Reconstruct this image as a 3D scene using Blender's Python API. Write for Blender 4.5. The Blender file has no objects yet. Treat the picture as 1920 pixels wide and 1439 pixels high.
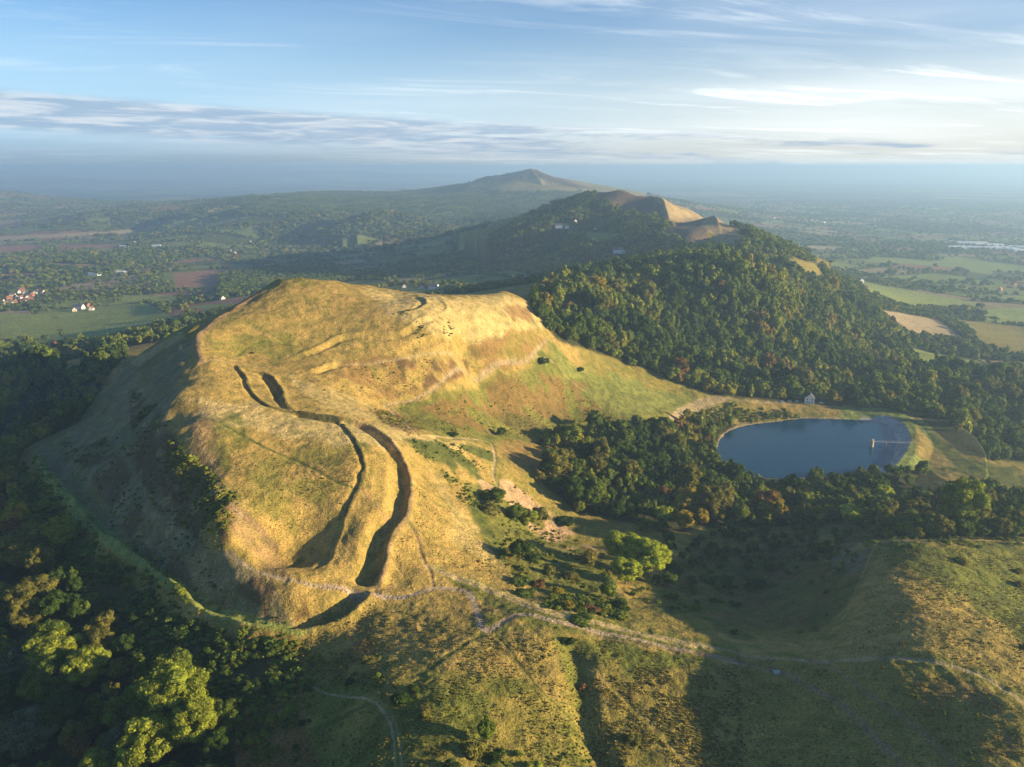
import bpy, math, random
import numpy as np
from mathutils import Vector
R = math.radians
rng = np.random.default_rng(7); random.seed(7)
scene = bpy.context.scene
COL = scene.collection
# ------------------------------------------------------------------ camera model
H = 420.0; PITCH = R(15.58); F = 1461.0; CX, CY = 960.0, 719.5
cp, sp = math.cos(PITCH), math.sin(PITCH)
def ray(px, py):
    u = (px-CX)/F; v = (CY-py)/F
    return u, cp+v*sp, -sp+v*cp
def at_z(px, py, z):
    u, y, w = ray(px, py); t = (z-H)/w
    return np.array([u*t, y*t, z])
def project(x, y, z):
    dz = z-H
    fw = y*cp - dz*sp; up = y*sp + dz*cp
    fw = np.maximum(fw, 1e-3)
    return CX+F*x/fw, CY-F*up/fw, fw
cam_d = bpy.data.cameras.new('camera'); cam = bpy.data.objects.new('camera', cam_d); COL.objects.link(cam)
cam.location = (0, 0, H); cam.rotation_euler = (R(90)-PITCH, 0, 0)
cam_d.sensor_width = 36; cam_d.lens = 36*F/1920; cam_d.clip_start = 1; cam_d.clip_end = 120000
scene.camera = cam
# ------------------------------------------------------------------ helpers
def smooth(a, b, x):
    t = np.clip((x-a)/(b-a), 0, 1); return t*t*(3-2*t)
def hash2(ix, iy, s):
    n = (ix.astype(np.int64)*374761393 + iy.astype(np.int64)*668265263 + s*1442695041) & 0x7fffffff
    n = ((n ^ (n >> 13))*1274126177) & 0x7fffffff
    n = n ^ (n >> 16)
    return (n & 0xffff)/65535.0
def vnoise(x, y, s=0):
    ix = np.floor(x); iy = np.floor(y); fx = x-ix; fy = y-iy
    ix = ix.astype(np.int64); iy = iy.astype(np.int64)
    fx = fx*fx*fx*(fx*(fx*6-15)+10); fy = fy*fy*fy*(fy*(fy*6-15)+10)
    a = hash2(ix, iy, s); b = hash2(ix+1, iy, s); c = hash2(ix, iy+1, s); d = hash2(ix+1, iy+1, s)
    return (a*(1-fx)+b*fx)*(1-fy)+(c*(1-fx)+d*fx)*fy*1.0
def fbm(x, y, octs=4, s=0):
    v = 0; a = .5; t = 0
    for k in range(octs):
        v = v+a*vnoise(x, y, s+k*17); t += a; a *= .5
        x, y = x*1.93*.8-y*1.93*.6+3.1, x*1.93*.6+y*1.93*.8+7.7
    return v/t
# ------------------------------------------------------------------ terrain control points: (px, py, altitude in m)
CPZ = [
# camp summit and north spur
(577,527,320),(540,534,318),(605,529,320),(505,538,319),(630,536,317),(455,566,315),(420,590,311),(385,615,308),(370,635,304),(374,665,299),(375,690,294),(600,620,300),(560,670,289),
(450,672,291),(520,600,308),(640,700,280),(800,700,270),(850,640,286),(700,620,299),(740,562,311),(700,540,314),(765,550,309),(828,563,300),(850,556,304),(940,547,299),(900,620,287),(920,552,300),
(1000,575,285),(965,556,298),(975,610,282),(1025,640,262),(720,765,259),(1000,820,214),(1300,752,192),(1150,700,222),(880,700,258),(640,655,290),
(880,820,240),(760,805,261),(900,760,240),(1050,760,218),(1200,790,203),(1120,820,203),(1200,715,210),
# Millennium hill
(330,745,289),(360,760,286),(400,782,283),(470,745,283),(560,775,278),(640,790,275),(600,740,276),(560,720,280),(550,870,269),(430,870,272),(450,800,281),
(550,950,259),(430,960,262),(440,1040,252),(510,1030,249),(560,1085,246),(640,1000,252),(590,1040,249),(680,880,266),(700,960,255),(765,950,251),
(740,850,262),(700,810,268),(703,1112,240),(650,1060,244),(800,900,246),(900,900,231),(820,830,252),(850,1000,237),(950,960,221),(900,1050,232),(800,1060,239),
# west flank in shade
(300,650,296),(240,682,279),(250,720,275),(180,780,255),(250,800,264),(120,830,249),(65,840,243),(300,860,265),(340,810,281),(250,900,252),(330,1000,247),(390,920,266),(400,1010,256),
(400,1080,244),(480,1130,241),(100,900,244),(200,1010,239),(300,1090,237),(420,1163,235),(530,1187,234),(600,1180,235),(650,1160,237),(570,1130,241),
# left lower woods
(0,1000,226),(100,1150,226),(0,1250,208),(160,1000,232),(430,1260,228),(430,1360,227),(300,1250,224),(100,1420,208),(300,1439,218),(550,1300,234),(500,1200,233),(240,1130,228),(-300,1200,150),(-300,900,150),
(0,760,205),(150,715,214),(60,830,226),(100,680,172),(0,665,150),(230,655,190),(320,600,150),(400,565,140),
# foreground
(700,1300,243),(960,1439,242),(700,1439,244),(560,1439,224),(908,1182,239),(980,1155,238),(1100,1180,236),(1250,1205,233),(1390,1240,231),(1200,1320,233),(1390,1330,231),(1390,1439,235),(1180,1439,236),
(1000,1120,229),(1100,1150,232),(1180,1110,218),(1000,1000,206),(1100,1050,212),(1300,1130,213),(1200,1130,219),(1300,1040,195),
# right foreground hill
(1500,1240,235),(1600,1237,241),(1740,1240,248),(1850,1272,250),(1920,1325,252),(1900,1180,240),(1640,1020,225),(1690,1100,240),(1730,1170,246),(1800,1130,239),(1900,1100,228),(1620,1100,232),(1590,1160,233),(1560,1210,232),
(1760,1015,226),(1920,1018,220),(2100,1030,210),(1500,1130,201),(1530,1185,216),(1430,1190,218),(1450,1060,191),(1560,1040,200),
(1600,1350,240),(1750,1370,246),(1500,1300,234),(1600,1439,241),(1800,1439,250),(1920,1439,252),(2100,1400,245),(2100,1200,236),
# reservoir and woods round it
(1340,855,179),(1300,900,186),(1300,1000,193),(1200,900,196),(1100,900,207),(1500,950,186),(1600,930,184),(1400,950,186),(1530,785,180),(1450,790,180),(1640,780,180),(1500,752,185),(1400,755,188),
(1700,900,176),(1800,960,185),(1920,950,182),(1780,880,164),(1830,870,158),(1900,880,152),(1720,850,178),(1700,770,181),(1800,780,166),(1920,800,152),(1800,718,166),(1920,720,150),(1650,735,180),(2200,800,120),(2200,950,150),
# wooded slopes north of the reservoir
(1200,620,236),(1100,600,250),(1010,558,268),(1300,650,212),(1400,700,191),(1500,715,181),(1600,680,165),(1400,620,217),(1500,600,208),(1500,560,220),(1300,580,240),(1200,512,270),(1080,522,252),(1390,490,286),(1440,508,277),(1340,540,262),
(1700,640,140),(1600,545,178),(1750,680,142),(1550,510,210),
# hill chain
(1345,462,262),(1345,420,295),(1290,420,292),(1375,440,288),(1420,440,268),(1500,482,222),(1240,384,320),(1225,410,300),(1290,388,312),(1170,372,333),(1110,372,325),(1060,384,295),(900,440,205),(1200,450,262),(1300,440,282),(1000,430,225),(1100,420,270),
(1180,480,232),(1000,500,195),(1080,470,235),
# valley behind the camp
(900,500,165),(700,480,130),(800,520,172),(1000,530,205),(620,500,125),(700,430,130),(820,405,170),
# plains
(150,640,128),(0,600,112),(200,580,112),(100,500,92),(400,500,105),(300,430,85),(0,430,78),(100,380,70),(560,450,110),
(1900,650,125),(1800,600,112),(1900,560,100),(1600,460,80),(1800,460,62),(1500,430,70),(1900,420,55),(1450,400,60),(2300,500,70),(2300,600,90),(-300,500,85),(-300,640,100),
]
# (px, py, distance along the view ray in m)
CPD = [(995,327,5500),(945,336,5480),(905,342,5550),(870,358,5500),(830,368,5300),(1040,343,5400),(1100,356,5000),(1130,372,4700),(1000,350,5000),(900,375,4700),(1060,360,4800),(780,366,5200),(740,371,5300),
(680,364,6000),(600,364,6000),(545,366,5600),(500,370,5400),(465,372,4700),(400,378,5000),(350,388,4700),(300,396,4500),(230,408,4300),(560,385,4400),(450,395,4200),(650,385,4600),(750,385,4400),(600,410,3700),
(20,358,7000),(-80,352,7000),(70,372,6600)]
CPW = [(-130,755,262),(-75,800,250),(10,880,235),(-200,730,265),(-20,830,250),(0,40,262),(0,120,250),(-80,120,235),(-160,160,200),(-300,150,150),(90,130,256),(160,130,255),(230,170,250),(260,240,238),(320,320,205),(300,100,240),(0,-100,262),(0,-400,240),(-600,-400,110),(700,-400,110),(-600,100,120),(700,200,150),(-800,500,110),(900,500,120),(0,-2000,80),
(-3000,0,80),(3000,0,60),
(350,2480,285),(320,2900,200),(480,2400,255),(560,1900,245),(620,2150,215),(200,2600,270),(400,3500,150),(0,16000,60),(-6000,12000,70),(6000,12000,45),(-12000,20000,60),(12000,20000,40),(0,45000,50),(-30000,40000,50),(30000,40000,50),(-4000,9000,70),(0,8500,80),(4000,9000,50),(2000,6000,70),(3500,5500,55),(-1500,8200,90),
(-40000,0,50),(40000,0,50),(0,-40000,50),(-400,620,120),(-900,900,110),
(-330,560,225),(-420,520,190),(-460,420,170),(-380,380,185),(-330,300,175)]
pts = [at_z(*c) for c in CPZ]
for px, py, d in CPD:
    u, y, w = ray(px, py); pts.append(np.array([u*d, y*d, H+w*d]))
pts += [np.array(c, float) for c in CPW]
pts = np.array(pts)
def logpolar(x, y):
    r = np.hypot(x, y); return np.arctan2(x, y), np.log(np.maximum(r, 5.0))
ct, cr = logpolar(pts[:, 0], pts[:, 1])
def tpsk(d2): return d2*np.log(d2+1e-12)
n = len(pts)
D2 = (ct[:, None]-ct[None])**2 + (cr[:, None]-cr[None])**2
A = np.zeros((n+3, n+3)); A[:n, :n] = tpsk(D2) + np.eye(n)*3e-5
A[:n, n] = A[n, :n] = 1; A[:n, n+1] = A[n+1, :n] = ct; A[:n, n+2] = A[n+2, :n] = cr
Wt = np.linalg.solve(A, np.concatenate([pts[:, 2], [0, 0, 0]]))
def tps(t, l):
    sh = t.shape; t = t.ravel(); l = l.ravel(); out = np.empty(len(t))
    for i in range(0, len(t), 20000):
        tt = t[i:i+20000, None]; ll = l[i:i+20000, None]
        out[i:i+20000] = tpsk((tt-ct)**2+(ll-cr)**2) @ Wt[:n] + Wt[n] + Wt[n+1]*tt[:, 0] + Wt[n+2]*ll[:, 0]
    return out.reshape(sh)
# ------------------------------------------------------------------ polar grid
TMAX = R(38)
tf = np.arange(-TMAX, TMAX+1e-9, R(.07))
side = TMAX+np.cumsum(np.concatenate([np.linspace(R(.15), R(3.5), 30), np.full(30, R(3.5))])); side = side[side < R(178)]
TH = np.concatenate([-side[::-1], tf, side, [side[-1]*0+2*math.pi-side[-1]]])
NT = len(TH)
rr = [6.0]
while rr[-1] < 46000:
    r = rr[-1]
    e = .06 if r < 120 else .012 if r < 185 else .0022 if r < 700 else .0036 if r < 1900 else .006 if r < 8000 else .02
    rr.append(r*(1+e))
RR = np.array(rr); LR = np.log(RR); NR = len(RR)
# coarse evaluation then upsampling
ct_g = np.concatenate([np.linspace(-math.pi, -TMAX-.02, 40), np.linspace(-TMAX, TMAX, 260), np.linspace(TMAX+.02, math.pi, 40)])
cr_g = np.linspace(LR[0]-.01, LR[-1]+.01, 460)
CG = tps(*np.meshgrid(ct_g, cr_g))
def cgrid(t, l):
    i = np.clip(np.searchsorted(ct_g, t)-1, 0, len(ct_g)-2); f = (t-ct_g[i])/(ct_g[i+1]-ct_g[i])
    j = np.clip(((l-cr_g[0])/(cr_g[1]-cr_g[0])).astype(int), 0, len(cr_g)-2); g = (l-cr_g[j])/(cr_g[1]-cr_g[0])
    f = f*f*(3-2*f)*.0+f
    return (CG[j, i]*(1-f)+CG[j, i+1]*f)*(1-g)+(CG[j+1, i]*(1-f)+CG[j+1, i+1]*f)*g
TT, LL = np.meshgrid(np.where(TH > math.pi, TH-2*math.pi, TH), LR)
Z = cgrid(TT, LL)
# light smoothing of the bilinear facets
for _ in range(3):
    Z[1:-1] = (Z[:-2]+2*Z[1:-1]+Z[2:])/4
    Z[:, 1:-1] = (Z[:, :-2]+2*Z[:, 1:-1]+Z[:, 2:])/4
RG = np.exp(LL)
X = RG*np.sin(TT); Y = RG*np.cos(TT)
# natural relief noise
farm = smooth(1100, 2200, RG)
Z += (fbm(X/60, Y/60, 4, 3)-.5)*5*(1-farm)*smooth(60, 200, RG)
Z += (fbm(X/420, Y/420, 5, 9)-.5)*np.clip((Z-100)*.16, 6, 24)*farm*(1-.6*smooth(6500, 9000, RG))
Z += (fbm(X/160, Y/160, 4, 29)-.5)*np.clip((Z-110)*.14, 0, 15)*farm
Z += (1-smooth(.0, .5, np.abs(fbm(X/2600, Y/2600, 3, 12)-.5)*4))*0
fh = smooth(15000, 24000, RG)
Z += fh*np.maximum(0, fbm(X/5000+3, Y/5000, 3, 55)-.42)*900*(.35+.65*smooth(.0, -.5, TT))*(1-smooth(36000, 45000, RG))
Z = np.maximum(Z, 40)
def bil(G, x, y):
    t, l = logpolar(np.asarray(x, float), np.asarray(y, float))
    i = np.clip(np.searchsorted(TH, t)-1, 0, NT-2); f = (t-TH[i])/(TH[i+1]-TH[i])
    j = np.clip(np.searchsorted(LR, l)-1, 0, NR-2); g = (l-LR[j])/(LR[j+1]-LR[j])
    return (G[j, i]*(1-f)+G[j, i+1]*f)*(1-g)+(G[j+1, i]*(1-f)+G[j+1, i+1]*f)*g
def hit(px, py, rmin=150.):
    u, y, w = ray(px, py); h = math.hypot(u, y)
    t = RR[RR > rmin]/h
    below = (H+w*t) < bil(Z, u*t, y*t)
    k = int(np.argmax(below))
    if not below[k]: k = len(t)-1
    a, b = t[max(k-1, 0)], t[k]
    for _ in range(18):
        m = (a+b)/2
        if H+w*m < float(bil(Z, np.array([u*m]), np.array([y*m]))[0]): b = m
        else: a = m
    return np.array([u*b, y*b, H+w*b])
def spline(P, step=2.0):
    P = np.array(P, float); Q = np.vstack([2*P[0]-P[1], P, 2*P[-1]-P[-2]]); out = []
    for i in range(1, len(Q)-2):
        a, b, c, d = Q[i-1:i+3]; m = max(2, int(np.linalg.norm(c-b)/step))
        for s in np.linspace(0, 1, m, endpoint=False)[:, None]:
            out.append(.5*((2*b)+(-a+c)*s+(2*a-5*b+4*c-d)*s**2+(-a+3*b-3*c+d)*s**3)[0] if False else (.5*((2*b)+(-a+c)*s+(2*a-5*b+4*c-d)*s**2+(-a+3*b-3*c+d)*s**3)))
    out.append(P[-1]); return np.array([np.ravel(o) for o in out])
def wline(pix, step=3.0): return spline([hit(*p)[:2] for p in pix], step)
def linedist(L, reach, rmax=4000):
    """distance to polyline, signed side (right of travel positive), param 0..1; only near"""
    x0, y0 = L.min(0)-reach; x1, y1 = L.max(0)+reach
    m = (X > x0) & (X < x1) & (Y > y0) & (Y < y1)
    idx = np.flatnonzero(m.ravel()); x = X.ravel()[idx]; y = Y.ravel()[idx]
    best = np.full(len(idx), 1e9); sgn = np.zeros(len(idx)); par = np.zeros(len(idx)); N = len(L)-1
    for k in range(N):
        a = L[k]; d = L[k+1]-a; l2 = d@d+1e-9
        t = np.clip(((x-a[0])*d[0]+(y-a[1])*d[1])/l2, 0, 1)
        ex = x-a[0]-t*d[0]; ey = y-a[1]-t*d[1]; dd = ex*ex+ey*ey
        s = (ex*d[1]-ey*d[0]); u = dd < best
        best = np.where(u, dd, best); sgn = np.where(u, np.sign(s), sgn); par = np.where(u, (k+t)/N, par)
    best = np.sqrt(best); k = best < reach
    return idx[k], best[k]*sgn[k], best[k], par[k]
def zd(px, py, d):
    u, y, w = ray(px, py); return (u*d, y*d, H+w*d)
def ridge(P3, kl, kr, reach, p=1.0, rough=1.0):
    """raise a sharp crest along 3-D points, falling away with slopes kl (left of travel) and kr"""
    Lr = spline(P3, 12.); idx, s, d, pr = linedist(Lr[:, :2], reach)
    zc_ = np.interp(pr, np.linspace(0, 1, len(Lr)), Lr[:, 2]); x = X.ravel()[idx]; y = Y.ravel()[idx]
    gul = -np.maximum(0, .45-np.abs(fbm(x/150, y/150, 3, 71)-.5)*4)*rough*np.minimum(d*.25, 34)+(fbm(x/40, y/40, 3, 72)-.6)*rough*np.minimum(d*.1+2, 9)
    zz = zc_-np.where(s > 0, kr, kl)*d**p+gul
    zr = Z.ravel(); a_ = zr[idx]; h_ = np.clip(.5+.5*(zz-a_)/14, 0, 1); zr[idx] = a_*(1-h_)+zz*h_+14*h_*(1-h_)*.5
ridge([zd(870,347,5650),zd(905,332,5580),zd(945,326,5500),zd(995,316,5450),zd(1020,325,5350),zd(1060,339,5250),zd(1112,358,5050)], .40, .33, 900)
ridge([zd(995,317,5440),zd(1010,335,5250),zd(1020,352,5050)], .45, .35, 500)
ridge([zd(230,404,4500),zd(330,386,4700),zd(400,376,4800),zd(440,372,4900),zd(490,365,5200),zd(545,364,5300),zd(600,360,5800),zd(680,360,5900),zd(760,364,5700),zd(850,356,5650)], .30, .25, 700)
ridge([zd(390,392,4250),zd(430,384,4350),zd(470,386,4400)], .3, .25, 350)
ridge([zd(690,400,3500),zd(725,392,3600),zd(760,400,3600)], .3, .25, 300)
ridge([zd(1060,383,2750),zd(1110,362,2420),zd(1140,360,2300),zd(1165,356,2180),zd(1195,366,2130),zd(1238,369,2080),zd(1249,390,1960),zd(1256,414,1850)], .50, .28, 420, 1.0, 1.1)
ridge([zd(1256,414,1850),zd(1300,424,1810),zd(1345,411,1770)], .45, .3, 260, 1.0, 1.1)
ridge([zd(1338,404,1830),zd(1345,410,1760),zd(1349,438,1670),zd(1352,464,1590)], .75, .30, 300, 1.0, 1.0)
Zb = Z.copy()
# ------------------------------------------------------------------ earthworks
def ends(p, a=.06, b=.06): return smooth(0, a, p)*(1-smooth(1-b, 1, p)) if b > 0 else smooth(0, a, p)
def bank(pix, h_bank, w_bank, depth, w_ditch, side=-1, a=.06, b=.06, hp=None, wp=None):
    L = wline(pix); idx, s, d, p = linedist(L, w_bank+2.6*w_ditch+4)
    e = ends(p, a, b)
    if hp is not None: e = e*np.interp(p, hp[0], hp[1])
    s = s*(-side)+(fbm(X.ravel()[idx]/9, Y.ravel()[idx]/9, 3, 61)-.5)*2.2                                     # s>0 outside, s<0 the ditch side
    e = e*(.75+.5*fbm(X.ravel()[idx]/16, Y.ravel()[idx]/16, 3, 62))
    if wp is not None: w_ditch = w_ditch*np.interp(p, wp[0], wp[1])
    prof = h_bank*np.exp(-(s/w_bank)**2)
    c = -(w_bank*.8+w_ditch)
    prof = prof-depth*np.exp(-np.abs((s-c)/w_ditch)**3)
    Z.ravel()[idx] += prof*e
    return L
D1a = bank([(480,697),(507,705),(527,730),(535,753),(553,773)], 1.4, 2.2, 3.0, 2.8, +1, .12, .3, None, ([0, .4, 1], [1.1, 1, .45]))
D1 = bank([(553,773),(600,780),(640,786),(669,792),(702,806),(735,830),(755,860),(768,893),(771,933),(764,967),(748,990),(731,1020),(726,1052),(717,1082),(703,1108)],
     2.2, 2.6, 4.4, 4.6, +1, .02, .04, ([0, .1, .25, .7, 1], [.7, .65, .85, 1.05, 1.25]), ([0, .2, .35, .6, 1], [.6, .6, .8, .9, 1.1]))
D2 = bank([(443,685),(460,707),(470,733),(487,750),(510,763),(557,774),(600,782),(633,793),(660,817),(677,850),(684,875),(678,905),(664,932),(650,965),(636,1005),(617,1045),(587,1076)],
     1.0, 1.4, .9, 1.2, +1, .03, .10, ([0, .3, .5, .7, 1], [1.2, .7, .75, .75, 1.2]), ([0, .6, 1], [1, .9, 1.2]))
D3 = bank([(703,1112),(690,1130),(667,1152),(640,1169),(600,1182),(557,1188),(517,1187),(467,1177),(417,1162),(383,1149)], 2.2, 2.4, 4.6, 5.0, +1, .03, .01)
D4 = bank([(383,1149),(345,1126),(300,1090),(262,1055),(200,1012),(150,960),(104,912),(78,881),(66,850)], 3.2, 2.8, 4.0, 6.0, +1, .01, .1)
D5 = bank([(500,543),(460,567),(417,593),(387,617),(371,633),(372,660),(380,682)], 1.3, 3.0, 1.0, 4, +1, .05, .05)
for pl, hb, dp in [([(523,683),(550,670),(570,661),(593,652),(613,643),(640,630),(673,625),(733,625),(767,613),(830,592)], 1.3, 2.2),
                   ([(570,698),(600,690),(637,677)], 1.2, 2.6), ([(740,653),(767,643),(800,633),(833,623)], 1.0, 2.2),
                   ([(775,553),(800,563),(795,574),(780,582),(740,592)], .8, 1.6), ([(820,560),(838,572),(836,590)], .6, 1.4), ([(975,610),(950,612),(925,600),(905,590)], .8, 1.4)]:
    bank(pl, hb*.9, 1.9, dp*.65, 2.3, +1, .25, .25)
c_ = at_z(562, 527, 320.0); dd_ = np.hypot((X-c_[0])/1.5, Y-c_[1])
cap = 320.0+np.maximum(0, dd_-34)*.6; Z[...] = np.where(dd_ < 120, np.minimum(Z, cap+.0*Z), Z)
# hollow beside the lower inner bank (in the bank's shade in the morning)
def bump(px, py, rad, h, stretch=1., ang=0., flat=0.):
    c = hit(px, py); dx = X-c[0]; dy = Y-c[1]; ca, sa = math.cos(ang), math.sin(ang)
    a = (dx*ca+dy*sa)/stretch; b = (-dx*sa+dy*ca); d = np.hypot(a, b)/rad
    Z[...] += h*(1-smooth(flat, 1, d))
bump(560, 1012, 27, -9.0, 1.25, .9, .1)
pass          # citadel mound
# rocky gorse ridge on the shaded flank
for px, py, rad, h in [(300,800,9,2.5),(318,838,9,3.5),(300,870,10,3.),(325,900,9,2.5),(400,930,10,3.),(430,955,9,3.5),(400,985,9,2.5),(430,1000,8,2.5),(520,1075,14,2),(540,1130,12,2),(300,690,8,2.),(255,722,8,1.5)]:
    bump(px, py, rad, h, 1.2, random.random()*3)
# hollow (tracks and gully) in the foreground
L = wline([(1055,1190),(1075,1235),(1085,1290),(1090,1350),(1110,1400),(1130,1450)]); idx, s, d, p = linedist(L, 16)
Z.ravel()[idx] -= 3.2*np.exp(-((s+1)/5)**2)*ends(p, .1, .02)
Z.ravel()[idx] += 1.2*np.exp(-((s+9)/4)**2)*ends(p, .1, .02)*0+1.5*np.exp(-((s-8)/4)**2)*0
# valley path terrace
# ------------------------------------------------------------------ reservoir
WL = 178.0
WPX = [(1341,856),(1344,840),(1352,822),(1368,808),(1392,800),(1430,794),(1480,788),(1512,785),(1560,786),(1610,788),(1645,791),(1661,796),(1672,806),(1679,818),(1682,832),(1678,850),(1668,868),(1640,882),(1590,890),(1520,896),(1450,897),(1400,892),(1362,878)]
WP = np.array([at_z(a, b, WL)[:2] for a, b in WPX]); WPs = spline(np.vstack([WP, WP[:1]]), 4.0)
def inpoly(P, x, y):
    c = np.zeros(x.shape, bool); j = len(P)-1
    for i in range(len(P)):
        xi, yi = P[i]; xj, yj = P[j]
        k = ((yi > y) != (yj > y)) & (x < (xj-xi)*(y-yi)/(yj-yi+1e-12)+xi)
        c ^= k; j = i
    return c
idx, s, d, p = linedist(WPs, 70)
ins = inpoly(WPs, X.ravel()[idx], Y.ravel()[idx])
sd = np.where(ins, -d, d)
zf = Z.ravel()
zt = WL+.35+np.clip(sd, 0, 70)*.07
k = smooth(0, 55, sd)
zn = np.where(ins, WL-np.minimum(d*.3, 3)-.1, np.where(zf[idx] > zt, zf[idx]*k+zt*(1-k), np.maximum(zf[idx]*k+zt*(1-k), WL+.3)))
zf[idx] = zn
allin = inpoly(WPs, X.ravel(), Y.ravel()) & (X.ravel() < 600) & (X.ravel() > 100)
zf[allin] = np.minimum(zf[allin], WL-.1)
res_idx, res_sd = idx, sd
# dam crest
DP = [(1620,776),(1650,776),(1674,780),(1697,791),(1710,807),(1716,826),(1706,850),(1690,872),(1670,890)]
DL = spline([at_z(a, b, 182.4)[:2] for a, b in DP], 3)
idx, s, d, p = linedist(DL, 60)
ins = inpoly(WPs, X.ravel()[idx], Y.ravel()[idx])
e = smooth(0, .12, p)
out = s < 0                 # outward side decided below
crest = 182.4
wz = crest-np.maximum(d-3.5, 0)*np.where(sd_in := (np.sign(s) > 0), .42, .36)
zn = np.maximum(zf[idx], np.where(e > .02, wz, -99))
zf[idx] = np.where(ins, zf[idx], zf[idx]*(1-e)+zn*e)
dam_idx, dam_d, dam_s = idx, d, s
# ------------------------------------------------------------------ ground colour (surface colours per place, a few with light or shade painted in)
C = dict(gold=(.33,.235,.066), straw=(.43,.335,.135), green=(.12,.14,.024), dgreen=(.07,.095,.02), mid=(.22,.185,.04), bracken=(.20,.115,.04), heath=(.12,.075,.035),
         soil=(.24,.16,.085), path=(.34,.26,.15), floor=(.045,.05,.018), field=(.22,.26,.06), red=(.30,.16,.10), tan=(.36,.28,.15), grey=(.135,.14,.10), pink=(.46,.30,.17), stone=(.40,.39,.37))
C['trod'] = (.34, .26, .165)
C = {k: np.array(v) for k, v in C.items()}
PX, PY, FW = project(X, Y, Z)
PXf, PYf = PX.ravel(), PY.ravel(); RF = RG.ravel()
N1 = fbm(X/14, Y/14, 4, 21).ravel(); N2 = fbm(X/45, Y/45, 4, 33).ravel(); N3 = fbm(X/4, Y/4, 3, 41).ravel(); N4 = (fbm(X/260, Y/260, 4, 43).ravel()-.5)*(RF > 1000)
colr = np.tile(C['mid'], (NR*NT, 1)).astype(np.float64)
def mixc(m, c):
    global colr
    colr += m[:, None]*(np.asarray(c)-colr)
def pmask(P, feather=8, rmin=0, rmax=1e9, rag=1.0):
    """soft polygon mask in photo coordinates, restricted to a depth range"""
    P = np.array(P, float); x0, y0 = P.min(0)-feather*2; x1, y1 = P.max(0)+feather*2
    k = np.flatnonzero((PXf > x0) & (PXf < x1) & (PYf > y0) & (PYf < y1) & (RF > rmin) & (RF < rmax))
    j = (N2[k]-.5)*feather*3*rag+N4[k]*feather*14*rag; jj = (N1[k]-.5)*feather*3*rag+N4[k]*feather*3*rag
    x = PXf[k]+j; y = PYf[k]+jj
    c = inpoly(P, x, y); best = np.full(len(k), 1e9)
    for i in range(len(P)):
        a = P[i-1]; d = P[i]-a; l2 = d@d+1e-9
        t = np.clip(((x-a[0])*d[0]+(y-a[1])*d[1])/l2, 0, 1)
        best = np.minimum(best, (x-a[0]-t*d[0])**2+(y-a[1]-t*d[1])**2)
    sdist = np.sqrt(best)*np.where(c, 1, -1)
    m = np.zeros(NR*NT); m[k] = smooth(-feather/2, feather/2, sdist); return m
def paint(c, P, feather=8, amt=1., rmin=0, rmax=1e9, rag=1., brk=None):
    m = pmask(P, feather, rmin, rmax, rag)*amt
    if brk is not None: m = m*smooth(brk-.08, brk+.08, N1)
    mixc(m, C[c]); return m
near = 1-smooth(950, 1150, RF)
mixc(near*smooth(.35, .65, N2), C['gold']); mixc(near*smooth(.55, .7, N1)*.5, C['green'])
# the camp and its slopes
camp = [(380,590),(500,535),(625,528),(780,548),(1000,556),(1045,620),(1030,650),(970,690),(870,720),(740,770),(900,830),(960,1000),(1000,1080),(1100,1180),(700,1125),(560,1190),(400,1030),(300,900),(300,740),(370,640)]
paint('gold', camp, 10, .9, 200, 900)
paint('straw', [(330,745),(560,772),(700,800),(840,822),(900,835),(640,840),(540,820),(420,800)], 14, .8, 200, 900)
paint('straw', [(680,545),(860,552),(990,560),(1040,610),(980,620),(900,640),(760,600)], 14, .8, 200, 900)
paint('straw', [(540,700),(640,735),(760,800),(740,805),(640,775),(560,740)], 12, .6, 200, 900)
paint('straw', [(800,870),(900,990),(950,1070),(860,1010)], 16, .5, 200, 900)
paint('mid', [(400,620),(560,560),(800,600),(640,690),(450,680)], 30, .35, 200, 900, brk=.5)
paint('green', [(395,780),(440,775),(470,830),(440,900),(480,1000),(430,960),(400,880)], 14, .7, 200, 900, brk=.42)
paint('green', [(470,880),(680,820),(690,900),(640,960),(560,1010),(480,980)], 16, .5, 200, 900, brk=.5)
paint('green', [(390,600),(440,590),(560,640),(540,690),(420,670),(385,640)], 10, .5, 200, 900, brk=.5)
paint('soil', [(370,770),(400,780),(430,900),(490,1000),(560,1080),(520,1080),(440,1000),(390,900),(350,800)], 16, .55, 200, 900)
paint('bracken', [(640,680),(740,673),(960,675),(990,690),(870,712),(740,752),(650,740),(600,700)], 14, .7, 300, 900, brk=.45)
paint('heath', [(740,675),(880,675),(890,700),(790,735),(760,720)], 8, .8, 300, 900, brk=.45)
paint('bracken', [(880,640),(990,618),(1030,640),(970,675),(880,668)], 10, .75, 300, 900)
paint('mid', [(950,630),(1030,615),(1030,650),(985,680),(930,675)], 10, .6, 300, 900, brk=.45)
paint('bracken', [(940,575),(990,580),(1000,605),(960,600)], 6, .8, 300, 900)
paint('green', [(740,770),(990,690),(1035,645),(1120,700),(1300,745),(1250,790),(1130,830),(940,830),(820,820)], 12, .75, 300, 900)
paint('bracken', [(780,770),(980,700),(1090,720),(1160,800),(1000,820),(850,815)], 14, .75, 300, 900, brk=.47)
paint('field', [(1040,650),(1130,700),(1300,745),(1200,790),(1130,750),(1060,700)], 14, .35, 300, 900)
paint('dgreen', [(940,780),(1130,790),(1100,835),(900,835)], 14, .5, 300, 900, brk=.5)
paint('heath', [(695,768),(740,775),(800,800),(770,820),(715,795)], 6, .7, 300, 900, brk=.4)
paint('dgreen', [(755,825),(850,828),(930,850),(935,900),(880,900),(800,860)], 8, .9, 300, 900, brk=.42)
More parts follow.
